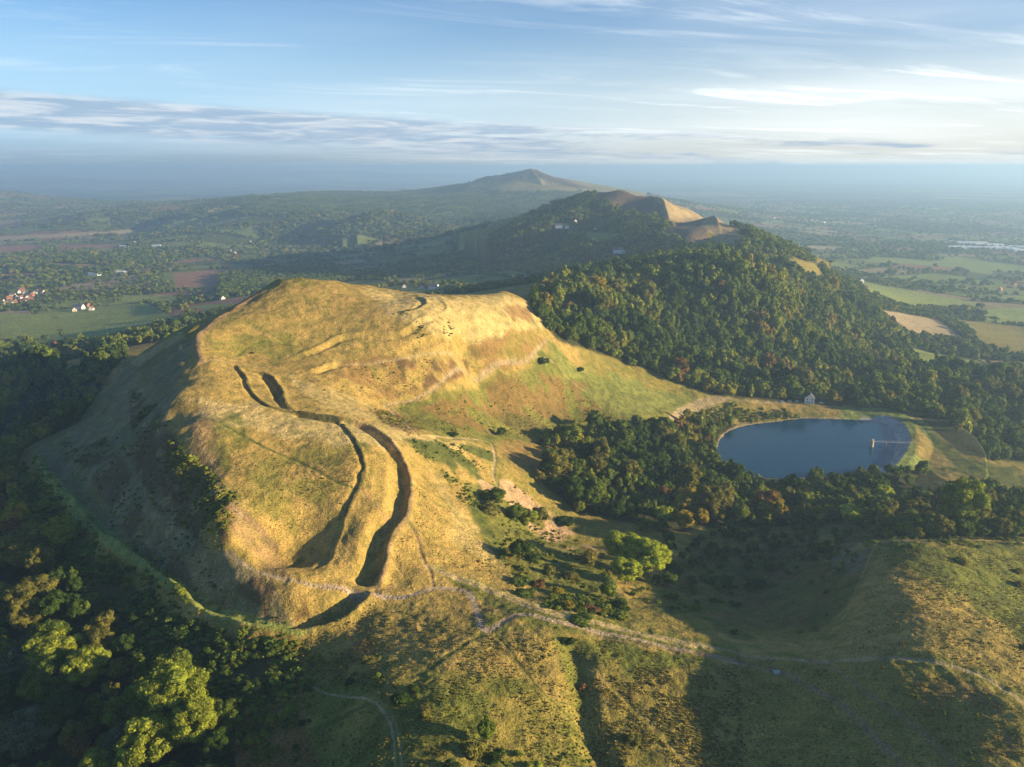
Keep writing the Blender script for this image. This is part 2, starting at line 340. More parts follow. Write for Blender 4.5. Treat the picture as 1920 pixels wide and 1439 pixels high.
paint('green', [(870,900),(930,900),(1000,960),(1120,1040),(1180,1150),(1050,1160),(950,1060),(880,960)], 14, .8, 300, 900)
paint('pink', [(870,900),(960,900),(1060,990),(1130,1040),(1100,1060),(1000,1000),(930,940)], 8, .9, 300, 900, brk=.46)
paint('bracken', [(940,830),(1100,840),(1150,870),(1050,900),(950,870)], 12, .5, 300, 900)
paint('dgreen', [(820,880),(870,910),(960,1050),(940,1060),(880,960)], 8, .7, 300, 900, brk=.45)
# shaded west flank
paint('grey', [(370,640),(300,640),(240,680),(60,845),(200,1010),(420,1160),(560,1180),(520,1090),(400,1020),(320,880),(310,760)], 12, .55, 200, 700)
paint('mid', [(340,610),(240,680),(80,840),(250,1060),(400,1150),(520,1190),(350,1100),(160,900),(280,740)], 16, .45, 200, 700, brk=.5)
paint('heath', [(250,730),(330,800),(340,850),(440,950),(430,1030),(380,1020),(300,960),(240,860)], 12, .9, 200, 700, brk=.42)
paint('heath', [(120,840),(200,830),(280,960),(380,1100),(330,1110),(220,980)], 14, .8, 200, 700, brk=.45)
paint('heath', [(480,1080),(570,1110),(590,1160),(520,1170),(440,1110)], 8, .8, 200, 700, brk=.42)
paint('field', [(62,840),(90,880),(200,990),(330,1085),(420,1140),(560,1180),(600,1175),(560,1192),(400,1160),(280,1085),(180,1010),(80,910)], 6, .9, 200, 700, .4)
paint('straw', [(232,682),(335,625),(345,632),(260,686)], 5, .7, 300, 800)
# foreground
paint('mid', [(560,1190),(700,1130),(1100,1180),(1390,1245),(1390,1500),(400,1500),(480,1250)], 20, .8, 150, 420)
paint('green', [(560,1190),(700,1130),(1100,1180),(1390,1245),(1390,1500),(400,1500),(480,1250)], 20, .75, 150, 420, brk=.46)
paint('gold', [(690,1120),(900,1130),(900,1190),(1050,1180),(1060,1300),(850,1250),(700,1240),(600,1200)], 20, .7, 150, 420)
paint('gold', [(1100,1250),(1390,1250),(1390,1500),(1100,1500)], 20, .6, 150, 420, brk=.44)
paint('bracken', [(560,1195),(700,1200),(720,1280),(620,1280),(560,1260)], 14, .7, 150, 420, brk=.45)
paint('bracken', [(400,1200),(560,1200),(560,1300),(600,1439),(400,1500),(440,1300)], 14, .8, 150, 420)
paint('green', [(1150,1215),(1300,1225),(1280,1250),(1180,1270)], 12, .8, 150, 420)
paint('green', [(820,1060),(1000,1140),(1390,1215),(1390,1240),(1000,1170),(880,1120)], 8, .8, 150, 450)
paint('straw', [(800,1055),(900,1095),(1030,1140),(1200,1185),(1380,1222),(1300,1215),(1020,1150),(850,1085)], 4, .8, 150, 450, .5)
paint('mid', [(1390,1245),(1700,1245),(1920,1330),(1920,1500),(1390,1500)], 20, .7, 150, 420)
paint('bracken', [(1700,1280),(1850,1290),(1920,1400),(1800,1439),(1700,1340)], 14, .6, 150, 420, brk=.45)
paint('green', [(1640,1015),(1920,1015),(2000,1250),(1920,1300),(1800,1200),(1690,1080)], 16, .85, 150, 500)
paint('gold', [(1640,1050),(1720,1080),(1850,1150),(1940,1230),(1930,1310),(1750,1230),(1620,1230),(1590,1150)], 18, .75, 150, 500)
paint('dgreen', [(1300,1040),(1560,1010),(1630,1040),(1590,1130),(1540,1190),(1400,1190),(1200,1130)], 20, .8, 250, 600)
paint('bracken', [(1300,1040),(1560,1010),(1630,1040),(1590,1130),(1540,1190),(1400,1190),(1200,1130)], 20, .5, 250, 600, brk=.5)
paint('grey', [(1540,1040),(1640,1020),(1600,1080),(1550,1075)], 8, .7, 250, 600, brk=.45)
# reservoir surrounds
m = np.zeros(NR*NT); m[res_idx] = (res_sd > -3)*(1-smooth(1.5, 4.5, res_sd+(N1[res_idx]-.5)*9)); mixc(m*.85, C['tan'])
m = np.zeros(NR*NT); m[dam_idx] = (1-smooth(18, 26, dam_d)); mixc(m, C['field'])
m = np.zeros(NR*NT); m[dam_idx] = smooth(3.2, 4, dam_d)*(1-smooth(20, 26, dam_d))*(res_like := 1.0)
inner = np.zeros(NR*NT); inner[res_idx] = (res_sd > -6)*(1-smooth(30, 34, res_sd))
dm = np.zeros(NR*NT); dm[dam_idx] = smooth(3.2, 4, dam_d)*(1-smooth(24, 28, dam_d))
cx, cyy = WP.mean(0)
dcx = np.hypot(X.ravel()-cx, Y.ravel()-cyy)
DLc = np.hypot(DL[:, 0]-cx, DL[:, 1]-cyy)
ang = np.arctan2(Y.ravel()-cyy, X.ravel()-cx); angD = np.unwrap(np.arctan2(DL[:, 1]-cyy, DL[:, 0]-cx)); o = np.argsort(angD)
rad_at = np.interp(ang, angD[o], DLc[o], left=0, right=0)
mixc(dm*(dcx < rad_at-3), C['stone'])
paint('gold', [(1715,800),(1745,830),(1790,880),(1740,875),(1715,850)], 5, .6, 500, 900)  # sunlit patch of the dam's outer slope, painted lighter
paint('dgreen', [(1600,762),(1690,775),(1730,800),(1800,850),(1960,900),(1960,930),(1800,890),(1730,880),(1722,830),(1690,785),(1600,770)], 8, .85, 500, 900)  # tree shade on the slope beyond the dam, painted as darker green
paint('gold', [(1716,800),(1745,830),(1792,880),(1740,878),(1716,850)], 5, .7, 500, 900)  # sunlit patch painted again over the dark green
paint('tan', [(1250,795),(1275,765),(1330,745),(1370,748),(1340,760),(1290,775),(1265,800)], 3, .8, 500, 950, .4)
# forest floor for the woods
WOODS = [  # (polygon in photo pixels, rmin, rmax, spacing, label)
 ([(-900,1600),(-900,560),(60,645),(130,700),(215,660),(262,640),(240,668),(215,690),(150,790),(40,845),(20,910),(110,1050),(190,1170),(300,1260),(400,1290),(440,1340),(440,1439),(440,1600)], 150, 1500, 8.5, 'w'),
 ([(990,830),(1100,815),(1180,800),(1255,790),(1270,800),(1330,760),(1400,762),(1500,768),(1520,782),(1440,790),(1380,798),(1350,815),(1336,850),(1345,885),(1400,905),(1600,905),(1680,885),(1745,880),(1800,915),(1920,930),(2300,950),(2300,1010),(1920,1008),(1800,1012),(1640,1010),(1590,975),(1520,985),(1350,990),(1250,1000),(1200,985),(1080,960),(1010,900),(1050,875),(1080,850)], 380, 750, 7.8, 'm'),
 ([(1000,552),(1080,520),(1200,505),(1330,495),(1385,480),(1480,490),(1560,500),(1640,560),(1700,640),(1720,700),(2300,700),(2300,880),(1900,868),(1800,850),(1720,780),(1640,762),(1540,762),(1380,745),(1330,738),(1240,705),(1130,665),(1050,640),(1005,590)], 700, 1500, 9.6, 'n'),
 ([(1060,520),(850,510),(620,530),(400,560),(420,520),(560,500),(700,490),(860,480),(950,430),(1050,385),(1110,362),(1160,362),(1210,395),(1330,470),(1385,480),(1300,500),(1200,505)], 1000, 3500, 12, 'h'),
 ([(1350,470),(1380,420),(1420,430),(1520,480),(1640,560),(1560,500),(1460,480)], 1100, 2600, 11, 'h'),
 ([(1180,1090),(1260,1010),(1400,980),(1560,980),(1600,1000),(1560,1050),(1400,1110),(1290,1120)], 330, 600, 11, 's'),
 ([(770,358),(880,345),(940,360),(1100,362),(1000,420),(800,420),(700,400),(560,400),(300,410),(240,408),(400,380),(480,366),(560,358),(690,356)], 3800, 6400, 16, 'h'),
]
FOREST = np.zeros(NR*NT)
WM = []
for P, r0, r1, sp_, tg in WOODS:
    m = pmask(P, 5, r0, r1, .6)
    if tg != 's': mixc(m, C['floor'])
    WM.append((m > .5, sp_, tg, P, r0, r1)); FOREST = np.maximum(FOREST, m if tg != 's' else 0)
for P in ([(600,470),(690,460),(820,440),(830,470),(740,500),(640,520)], [(740,515),(950,505),(1000,515),(960,525),(760,528)], [(380,385),(440,382),(455,390),(380,398)], [(470,362),(530,364),(520,374),(480,372)], [(1040,430),(1180,440),(1140,460)]):
    m = pmask(P, 4, 1000, 7000, 1); mixc(m*.9, C['field']); FOREST *= (1-m)
cpatch = [pmask(P, 4, 900, 2600, .5) for P in ([(1150,358),(1200,360),(1245,368),(1330,400),(1395,432),(1400,458),(1350,468),(1342,440),(1300,420),(1250,412),(1243,385),(1190,370)], [(1368,500),(1385,487),(1410,490),(1450,512),(1400,508)])]
for m in cpatch: mixc(m, (np.array([.31, .235, .11])*(.6+.8*fbm(X/35, Y/35, 4, 44).ravel()[:, None]))); FOREST *= (1-m)
m = pmask([(1110,362),(1170,357),(1235,369),(1240,410),(1180,400)], 6, 1500, 2800, 1); mixc(m, C['heath']+.03); FOREST *= (1-m)  # heath; its dark tone also paints in the shade of this face
m = pmask([(1285,415),(1335,412),(1342,466),(1300,470),(1250,440)], 6, 1300, 2300, 1); mixc(m, C['heath']+.04); FOREST *= (1-m)  # heath on the spur's shaded face, the shade painted into its dark tone
for P in ([(880,335),(905,331),(990,315),(1050,330),(1110,358),(1060,350),(1000,335),(930,345)],):
    m = pmask(P, 4, 4000, 6500, 1); mixc(m, C['heath']*.9); FOREST *= (1-m)
# ---- plain: fields, hedges, copses
xf, yf = X.ravel(), Y.ravel()
def fields(x, y, seed):
    """skewed jittered field grid -> cell hash, distance to nearest field edge (m)"""
    wx = x+(vnoise(x/500, y/500, seed)-.5)*260; wy = y+(vnoise(x/500+9, y/500, seed+1)-.5)*260
    a = .35; u = (wx*math.cos(a)+wy*math.sin(a))/230; v = (-wx*math.sin(a)+wy*math.cos(a))/170
    row = np.floor(v); off = hash2(row.astype(np.int64), np.zeros_like(row, dtype=np.int64), seed+5)
    u = u+off; cu = np.floor(u)
    du = np.minimum(u-cu, 1-(u-cu))*230; dv = np.minimum(v-row, 1-(v-row))*170
    return hash2(cu.astype(np.int64), row.astype(np.int64), seed+7), np.minimum(du, dv)
fh_, fd_ = fields(xf, yf, 3)
plain = smooth(1050, 1200, RF)*(1-np.minimum(1, FOREST*3))*(Z.ravel() < 225)
for m in cpatch: plain = plain*(1-m)
copse = fbm(xf/700, yf/700, 4, 77)
pal = np.array([C['field'], C['field']*.8, C['green'], C['red'], C['field']*1.1, C['tan'], C['green']*.9, C['field'], C['red']*.9, C['tan']*.8, C['field']])
fc = pal[np.minimum((fh_*len(pal)).astype(int), len(pal)-1)]
fc = fc*(1-.25*(fbm(xf/90, yf/90, 3, 90)[:, None]))
isfield = plain > .5
colr += (plain*.95)[:, None]*(fc-colr)
hed = plain*(1-smooth(4, 9, fd_))*(1-smooth(7000, 12000, RF)); mixc(hed, C['floor'])
cop = plain*smooth(.615, .625, copse); mixc(cop, C['floor'])
farc = smooth(7500, 10000, RF)*smooth(.45, .5, fbm(xf/900, yf/900, 4, 66)); mixc(farc, C['floor']*1.3)
explicit = []
def field(c, P, r0=1000, r1=9000):
    m = pmask(P, 3, r0, r1, .25); mixc(m, C[c] if isinstance(c, str) else c); explicit.append(m)
for c, P in [('field', [(0,588),(95,590),(110,635),(0,634)]), ('field', [(105,590),(290,575),(330,600),(200,640),(120,640)]), ('red', [(325,512),(560,495),(590,505),(480,530),(330,545)]), ('red', [(0,462),(78,458),(80,468),(0,475)]), ('tan', [(0,444),(250,432),(250,438),(0,452)]),
    ('red', [(115,458),(225,459),(225,466),(110,466)]), ('red', [(95,492),(200,495),(170,503),(95,498)]), ('field', [(1600,525),(1840,570),(1835,578),(1700,575),(1600,540)]), ('tan', [(1645,580),(1760,600),(1815,640),(1700,622)]), ('mid', [(1795,600),(1940,615),(1960,680),(1850,650)]),
    ('field', [(1840,580),(1960,575),(1960,612),(1850,605)]), ('field', [(1640,482),(1760,490),(1860,505),(1860,516),(1760,500),(1620,490)]), ('field', [(1760,480),(1940,500),(1940,515),(1780,500)]), ('tan', [(1510,460),(1580,464),(1570,470),(1510,466)]), ('field', [(230,553),(330,555),(330,565),(240,566)]), ('field', [(350,575),(440,568),(400,585)])]:
    field(c, P)
hole = np.zeros(NR*NT)
for m in explicit: hole = np.maximum(hole, m)
def near_town(P, r0=1000, r1=9000): return pmask(P, 6, r0, r1, .5)
dense = np.maximum.reduce([near_town([(0,475),(300,480),(330,560),(160,575),(0,585)]), near_town([(380,470),(600,440),(640,490),(480,500)]), near_town([(1600,570),(1700,540),(1920,560),(1920,575),(1720,590)])*0, near_town([(1500,470),(1920,440),(1920,480),(1700,478)])])
# ------------------------------------------------------------------ paths, and dark lines painted as ditch shade
PATHS_DITCH_SHADE = [
 ([(430,1038),(460,1062),(510,1080),(560,1092),(600,1100)], .9, 'path', .1, 1),
 ([(600,1100),(650,1108),(703,1113),(740,1121),(770,1118),(800,1106),(830,1102),(868,1106),(885,1122),(896,1152),(908,1182),(935,1172),(962,1156),(992,1153),(1040,1165),(1100,1179),(1200,1201),(1300,1222),(1395,1243)], 1.3, 'trod', .15, 1),
 ([(703,1110),(716,1082),(726,1052),(731,1020),(748,990),(765,967),(771,933),(768,893),(755,860),(733,829),(700,805),(667,792)], .7, 'soil', .1, .9),
 ([(443,685),(460,707),(470,733),(487,750),(510,763),(557,774),(600,782),(633,792),(660,816),(676,850),(682,875),(676,905),(662,932),(648,965)], 1.2, 'floor', .2, .7),  # inner ditch: dark line painted in for the shade missing along it
 ([(487,702),(507,708),(526,731),(535,753),(553,772),(580,779),(627,785),(655,791)], 1.1, 'floor', .2, .65),  # top of the outer ditch: painted dark line standing in for shade
 ([(768,978),(783,1010),(790,1040),(806,1070),(812,1098)], .6, 'soil', .4, .9),
 ([(800,1062),(850,1083),(950,1122),(1030,1150),(1130,1172),(1250,1196),(1340,1214),(1400,1230),(1450,1235),(1600,1236),(1740,1239),(1850,1272),(1935,1330)], 1.1, 'tan', .2, .8),
 ([(1027,636),(1003,660),(975,680),(900,705),(800,738),(735,757),(723,763),(737,774),(767,800),(783,815)], .85, 'path', .5, .8),
 ([(640,685),(747,674),(860,674),(970,674)], .7, 'tan', .1, .7),
 ([(985,668),(1040,680),(1060,705),(1110,740)], .6, 'tan', .1, .5),
 ([(840,822),(900,825),(922,834),(928,860),(925,893),(942,930)], .8, 'path', .5, .9),
 ([(712,808),(770,818),(840,822)], 1.2, 'straw', 0, .9),
 ([(423,800),(500,840),(560,865),(600,885),(640,907),(672,915)], .8, 'dgreen', .35, .8),
 ([(437,950),(480,985),(497,1005),(512,1026)], 1.8, 'soil', .5, .9),
 ([(677,915),(700,945),(725,975)], .6, 'soil', .1, .8),
 ([(560,1270),(600,1295),(680,1309),(705,1320),(728,1350),(738,1385),(742,1445)], .35, 'tan', .15, .8),
 ([(706,1318),(738,1350),(750,1390),(754,1445)], .3, 'tan', .1, .6),
 ([(905,1186),(860,1216),(790,1266)], .9, 'dgreen', .2, .8), ([(690,1320),(640,1345),(600,1362)], .8, 'dgreen', .15, .7),
 ([(1390,1243),(1470,1262),(1560,1310),(1640,1380),(1700,1445)], 1.3, 'soil', .35, .7), ([(1520,1238),(1560,1250),(1640,1310),(1740,1380),(1800,1445)], 1., 'soil', .35, .6),
 ([(1395,1243),(1300,1225),(1180,1205),(1100,1185)], .8, 'soil', .2, .7),
 ([(1050,1200),(1150,1290),(1250,1390),(1300,1445)], .5, 'soil', .1, .3), ([(930,1190),(1010,1290),(1090,1370)], .4, 'dgreen', .1, .6),
 ([(500,543),(460,567),(417,593),(387,617),(371,633),(372,660),(380,682)], 1.5, 'soil', .2, 1),
 ([(443,668),(470,650),(500,640),(560,650)], .7, 'dgreen', .2, .7), ([(380,682),(440,680),(500,690)], .7, 'tan', .1, .7),
 ([(1250,795),(1275,768),(1310,752),(1345,745),(1400,752),(1480,757)], 1.8, 'tan', .2, .9), ([(1260,800),(1285,778),(1330,757)], 1.2, 'tan', .2, .8),
 ([(1640,1022),(1625,1060),(1600,1120),(1575,1165)], .6, 'straw', .2, .3), ([(1645,1020),(1720,1012),(1830,1012),(1930,1020)], 1.4, 'straw', .1, .8),
 ([(700,1005),(760,1090),(700,1110)], .4, 'soil', .05, .4), ([(795,1060),(770,1085),(720,1108)], .4, 'soil', .05, .6),
 ([(640,690),(700,800)], .3, 'soil', 0, .0),
 ([(740,850),(800,900),(850,960),(900,1020)], .4, 'dgreen', .15, .6),
]
PL = []
for pix, w, c, dpth, amt in PATHS_DITCH_SHADE:
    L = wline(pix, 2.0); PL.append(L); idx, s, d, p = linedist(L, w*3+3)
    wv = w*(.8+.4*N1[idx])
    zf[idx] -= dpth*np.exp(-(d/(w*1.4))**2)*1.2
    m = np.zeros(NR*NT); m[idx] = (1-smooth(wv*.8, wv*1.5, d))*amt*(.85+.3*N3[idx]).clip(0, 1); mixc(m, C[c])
    FOREST[idx[d < w+1.5]] = 0
# gorse spots and tussock speckle as plant colour
sp1 = smooth(.62, .7, fbm(xf/5, yf/5, 3, 101))*near
mixc(sp1*.30*(1-np.minimum(1, FOREST)), C['dgreen'])
rockn = smooth(.7, .76, fbm(xf/7, yf/7, 3, 105))*pmask([(240,720),(340,760),(460,960),(420,1040),(200,980),(180,800)], 10, 200, 700); mixc(rockn*.5, C['tan'])
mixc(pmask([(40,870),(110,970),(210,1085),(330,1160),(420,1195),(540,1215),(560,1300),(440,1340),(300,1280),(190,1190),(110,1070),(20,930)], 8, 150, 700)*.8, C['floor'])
colr *= (.86+.28*N3)[:, None]
# small relief of tussocks
Z += ((fbm(X/2.6, Y/2.6, 2, 201)-.5)*.55*(1-smooth(300, 700, RG)) + (fbm(X/9, Y/9, 3, 205)-.5)*1.3*(1-smooth(700, 1200, RG)))*(np.abs(RG-0) > 100)
zf = Z.ravel(); zf[allin] = np.minimum(zf[allin], WL-.1)
# ------------------------------------------------------------------ ground mesh
def mesh_np(name, V, Fq, mat=None, smoothf=True):
    me = bpy.data.meshes.new(name); V = np.asarray(V, np.float32); Fq = np.asarray(Fq, np.int32)
    me.vertices.add(len(V)); me.vertices.foreach_set('co', V.ravel())
    nf, k = Fq.shape
    me.loops.add(nf*k); me.loops.foreach_set('vertex_index', Fq.ravel())
    me.polygons.add(nf); me.polygons.foreach_set('loop_start', np.arange(0, nf*k, k, dtype=np.int32))
    try: me.polygons.foreach_set('loop_total', np.full(nf, k, np.int32))
    except Exception: pass
    me.polygons.foreach_set('use_smooth', np.full(nf, smoothf))
    me.update(calc_edges=True)
    if mat: me.materials.append(mat)
    return me
V = np.stack([X.ravel(), Y.ravel(), Z.ravel()], 1)
a = (np.arange(NR-1)[:, None]*NT+np.arange(NT-1)[None]).ravel()
Fq = np.stack([a, a+1, a+1+NT, a+NT], 1)[:, ::-1]
# ------------------------------------------------------------------ materials
def newmat(name):
    m = bpy.data.materials.new(name); m.use_nodes = True; nt = m.node_tree
    return m, nt, nt.nodes['Principled BSDF']
def simple(name, c, rough=.8, noise=.15, scale=2., spec=.3):
    m, nt, b = newmat(name); b.inputs['Roughness'].default_value = rough; b.inputs['Specular IOR Level'].default_value = spec
    tc = nt.nodes.new('ShaderNodeTexCoord'); nz = nt.nodes.new('ShaderNodeTexNoise'); nz.inputs['Scale'].default_value = scale
    nt.links.new(tc.outputs['Object'], nz.inputs['Vector'])
    mx = nt.nodes.new('ShaderNodeMix'); mx.data_type = 'RGBA'; nt.links.new(nz.outputs['Fac'], mx.inputs['Factor'])
    mx.inputs['A'].default_value = (*[k*(1-noise) for k in c], 1); mx.inputs['B'].default_value = (*[min(1, k*(1+noise)) for k in c], 1)
    nt.links.new(mx.outputs['Result'], b.inputs['Base Color']); return m
def ground_mat():
    m, nt, b = newmat('ground_cover'); N = nt.nodes.new; Lk = nt.links.new
    b.inputs['Roughness'].default_value = .95; b.inputs['Specular IOR Level'].default_value = .1
    at = N('ShaderNodeAttribute'); at.attribute_name = 'cover'
    geo = N('ShaderNodeNewGeometry')
    def noise(scale, det, rough=.55):
        n_ = N('ShaderNodeTexNoise'); n_.inputs['Scale'].default_value = scale; n_.inputs['Detail'].default_value = det; n_.inputs['Roughness'].default_value = rough
        Lk(geo.outputs['Position'], n_.inputs['Vector']); return n_
    def math_(op, a_, b_):
        q = N('ShaderNodeMath'); q.operation = op
        for i_, v_ in enumerate((a_, b_)):
            if isinstance(v_, (int, float)): q.inputs[i_].default_value = v_
            else: Lk(v_, q.inputs[i_])
        return q.outputs[0]
    n1 = noise(1.3, 3, .65); n2 = noise(.16, 4, .6); n3 = noise(.03, 3)
    def rng_(s, lo, hi, a0=.3, a1=.7):
        q = N('ShaderNodeMapRange'); Lk(s, q.inputs[0]); q.inputs[1].default_value = a0; q.inputs[2].default_value = a1; q.inputs[3].default_value = lo; q.inputs[4].default_value = hi; return q.outputs[0]
    f = math_('MULTIPLY', rng_(n1.outputs[0], .45, 1.5), rng_(n2.outputs[0], .72, 1.3))
    f = math_('MULTIPLY', f, rng_(n3.outputs[0], .9, 1.1))
    vm = N('ShaderNodeVectorMath'); vm.operation = 'SCALE'; Lk(at.outputs['Color'], vm.inputs[0]); Lk(f, vm.inputs['Scale'])
    # greener in the hollows of the noise, drier on tussock tops
    hs = N('ShaderNodeHueSaturation'); Lk(vm.outputs[0], hs.inputs['Color']); Lk(rng_(n2.outputs[0], .515, .49), hs.inputs['Hue'])
    hs.inputs['Saturation'].default_value = 1.0
    Lk(hs.outputs[0], b.inputs['Base Color'])
    hgt = math_('ADD', math_('MULTIPLY', n1.outputs[0], .45), math_('MULTIPLY', n2.outputs[0], 1.8))
    bp = N('ShaderNodeBump'); bp.inputs['Strength'].default_value = .9; bp.inputs['Distance'].default_value = 1.0; Lk(hgt, bp.inputs['Height'])
    Lk(bp.outputs[0], b.inputs['Normal'])
    return m
gm = ground_mat()
gme = mesh_np('ground', V, Fq, gm)
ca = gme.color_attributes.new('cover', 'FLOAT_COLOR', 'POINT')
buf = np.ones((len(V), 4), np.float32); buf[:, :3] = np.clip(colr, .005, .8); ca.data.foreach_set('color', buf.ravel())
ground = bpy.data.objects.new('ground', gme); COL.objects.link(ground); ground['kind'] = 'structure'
# ------------------------------------------------------------------ world, sun, haze
SUN_EL = R(11.3); SUN_AZ = R(101)          # compass from +Y clockwise
w = bpy.data.worlds.new('World'); scene.world = w; w.use_nodes = True; nt = w.node_tree
bg = nt.nodes['Background']; N = nt.nodes.new; Lk = nt.links.new
sky = N('ShaderNodeTexSky'); sky.sky_type = 'NISHITA'; sky.sun_disc = False; sky.sun_elevation = SUN_EL; sky.sun_rotation = SUN_AZ
sky.altitude = 400; sky.air_density = 1.0; sky.dust_density = .25; sky.ozone_density = 5.0
bg.inputs['Strength'].default_value = .068
tc = N('ShaderNodeTexCoord'); sx = N('ShaderNodeSeparateXYZ'); Lk(tc.outputs['Generated'], sx.inputs[0])
def M(op, a_, b_=None, c_=None):
    q = N('ShaderNodeMath'); q.operation = op
    for i_, v_ in enumerate((a_, b_, c_)):
        if v_ is None: continue
        if isinstance(v_, (int, float)): q.inputs[i_].default_value = v_
        else: Lk(v_, q.inputs[i_])
    return q.outputs[0]
def MR(s, a0, a1, lo, hi, kind='SMOOTHSTEP'):
    q = N('ShaderNodeMapRange'); q.interpolation_type = kind; Lk(s, q.inputs[0]) 
    for i_, v_ in zip((1, 2, 3, 4), (a0, a1, lo, hi)): q.inputs[i_].default_value = v_
    return q.outputs[0]
zc = M('MAXIMUM', sx.outputs['Z'], .004)
def planar(kx, ky, add=.03, ox=0., rot=0.):
    dz = M('ADD', zc, add); u_ = M('DIVIDE', sx.outputs['X'], dz); v_ = M('DIVIDE', sx.outputs['Y'], dz)
    cxyz = N('ShaderNodeCombineXYZ'); Lk(M('ADD', M('MULTIPLY', M('ADD', u_, M('MULTIPLY', v_, rot)), kx), ox), cxyz.inputs[0]); Lk(M('MULTIPLY', M('SUBTRACT', v_, M('MULTIPLY', u_, rot)), ky), cxyz.inputs[1]); return cxyz.outputs[0]
def wn(vec, scale, det, rough, dist=0.):
    q = N('ShaderNodeTexNoise'); q.inputs['Scale'].default_value = scale; q.inputs['Detail'].default_value = det; q.inputs['Roughness'].default_value = rough; q.inputs['Distortion'].default_value = dist; Lk(vec, q.inputs['Vector']); return q.outputs[0]
cirr = wn(planar(.35, 1.2, .05, 1.3, .35), 1.0, 7, .62, .8)
veil = wn(planar(.25, .5, .08, 4.), 1.0, 4, .5, .3)
right = MR(sx.outputs['X'], -.45, .6, .12, 1.)
cm = M('MULTIPLY', MR(cirr, .45, .70, 0, .95), MR(veil, .36, .58, .2, 1.))
cm = M('MAXIMUM', M('MULTIPLY', cm, M('ADD', right, .12)), M('MULTIPLY', M('MULTIPLY', MR(veil, .35, .7, 0, .55), right), MR(sx.outputs['Z'], .0, .3, .9, .55)))
cm = M('MULTIPLY', cm, MR(sx.outputs['Z'], .30, .55, 1., .0))
hb = N('ShaderNodeMix'); hb.data_type = 'RGBA'; Lk(MR(sx.outputs['X'], -.6, .62, 0, 1), hb.inputs['Factor']); hb.inputs['A'].default_value = (3.0, 4.5, 5.9, 1); hb.inputs['B'].default_value = (5.4, 5.5, 5.2, 1)
sk2 = N('ShaderNodeMix'); sk2.data_type = 'RGBA'; Lk(MR(sx.outputs['Z'], -.01, .22, .93, .0), sk2.inputs['Factor']); Lk(sky.outputs[0], sk2.inputs['A']); Lk(hb.outputs['Result'], sk2.inputs['B'])
hb0 = N('ShaderNodeMix'); hb0.data_type = 'RGBA'; Lk(MR(sx.outputs['X'], -.6, .62, 0, 1), hb0.inputs['Factor']); hb0.inputs['A'].default_value = (1.5, 2.2, 2.9, 1); hb0.inputs['B'].default_value = (4.4, 4.2, 3.7, 1)
sk3 = N('ShaderNodeMix'); sk3.data_type = 'RGBA'; Lk(MR(sx.outputs['Z'], -.005, .05, 1., .0), sk3.inputs['Factor']); Lk(sk2.outputs['Result'], sk3.inputs['A']); Lk(hb0.outputs['Result'], sk3.inputs['B'])
mix1 = N('ShaderNodeMix'); mix1.data_type = 'RGBA'; Lk(cm, mix1.inputs['Factor']); Lk(sk3.outputs['Result'], mix1.inputs['A']); mix1.inputs['B'].default_value = (7., 7.2, 7.2, 1)
# low bank of stratocumulus near the horizon on the left
az = N('ShaderNodeCombineXYZ'); Lk(M('MULTIPLY', M('ARCTAN2', sx.outputs['X'], sx.outputs['Y']), 5.5), az.inputs[0]); Lk(M('MULTIPLY', sx.outputs['Z'], 62.), az.inputs[1])
st = wn(az.outputs[0], 1.0, 7, .62, .25)
tz = M('ADD', sx.outputs['Z'], M('MULTIPLY', sx.outputs['X'], .050))      # bank slopes down to the right
band = M('MULTIPLY', MR(tz, .004, .018, 0, 1), MR(tz, .043, .054, 1, 0))
sm = M('MULTIPLY', band, MR(M('ADD', st, M('MULTIPLY', MR(sx.outputs['X'], -.6, .5, .17, -.05), 1.)), .44, .58, 0, .78))
st2 = wn(az.outputs[0], 2.1, 5, .6, .4)
ccol = N('ShaderNodeMix'); ccol.data_type = 'RGBA'; Lk(MR(st2, .42, .66, 0, 1), ccol.inputs['Factor']); ccol.inputs['A'].default_value = (2.0, 2.75, 3.7, 1); ccol.inputs['B'].default_value = (4.4, 4.6, 4.9, 1)
mix2 = N('ShaderNodeMix'); mix2.data_type = 'RGBA'; Lk(sm, mix2.inputs['Factor']); Lk(mix1.outputs['Result'], mix2.inputs['A']); Lk(ccol.outputs['Result'], mix2.inputs['B'])
Lk(mix2.outputs['Result'], bg.inputs['Color'])
sd_ = bpy.data.lights.new('sun', 'SUN'); sun = bpy.data.objects.new('sun', sd_); COL.objects.link(sun)
sd_.energy = 5.0; sd_.angle = R(.6); sd_.color = (1.0, .76, .45)
sv = Vector((math.sin(SUN_AZ)*math.cos(SUN_EL), math.cos(SUN_AZ)*math.cos(SUN_EL), math.sin(SUN_EL)))
sun.rotation_euler = sv.to_track_quat('Z', 'Y').to_euler()
def box_mesh(name, x0, y0, z0, x1, y1, z1):
    v = [(x0,y0,z0),(x1,y0,z0),(x1,y1,z0),(x0,y1,z0),(x0,y0,z1),(x1,y0,z1),(x1,y1,z1),(x0,y1,z1)]
    f = [(0,3,2,1),(4,5,6,7),(0,1,5,4),(1,2,6,5),(2,3,7,6),(3,0,4,7)]
    me = bpy.data.meshes.new(name); me.from_pydata(v, [], f); return me
HAZE = True
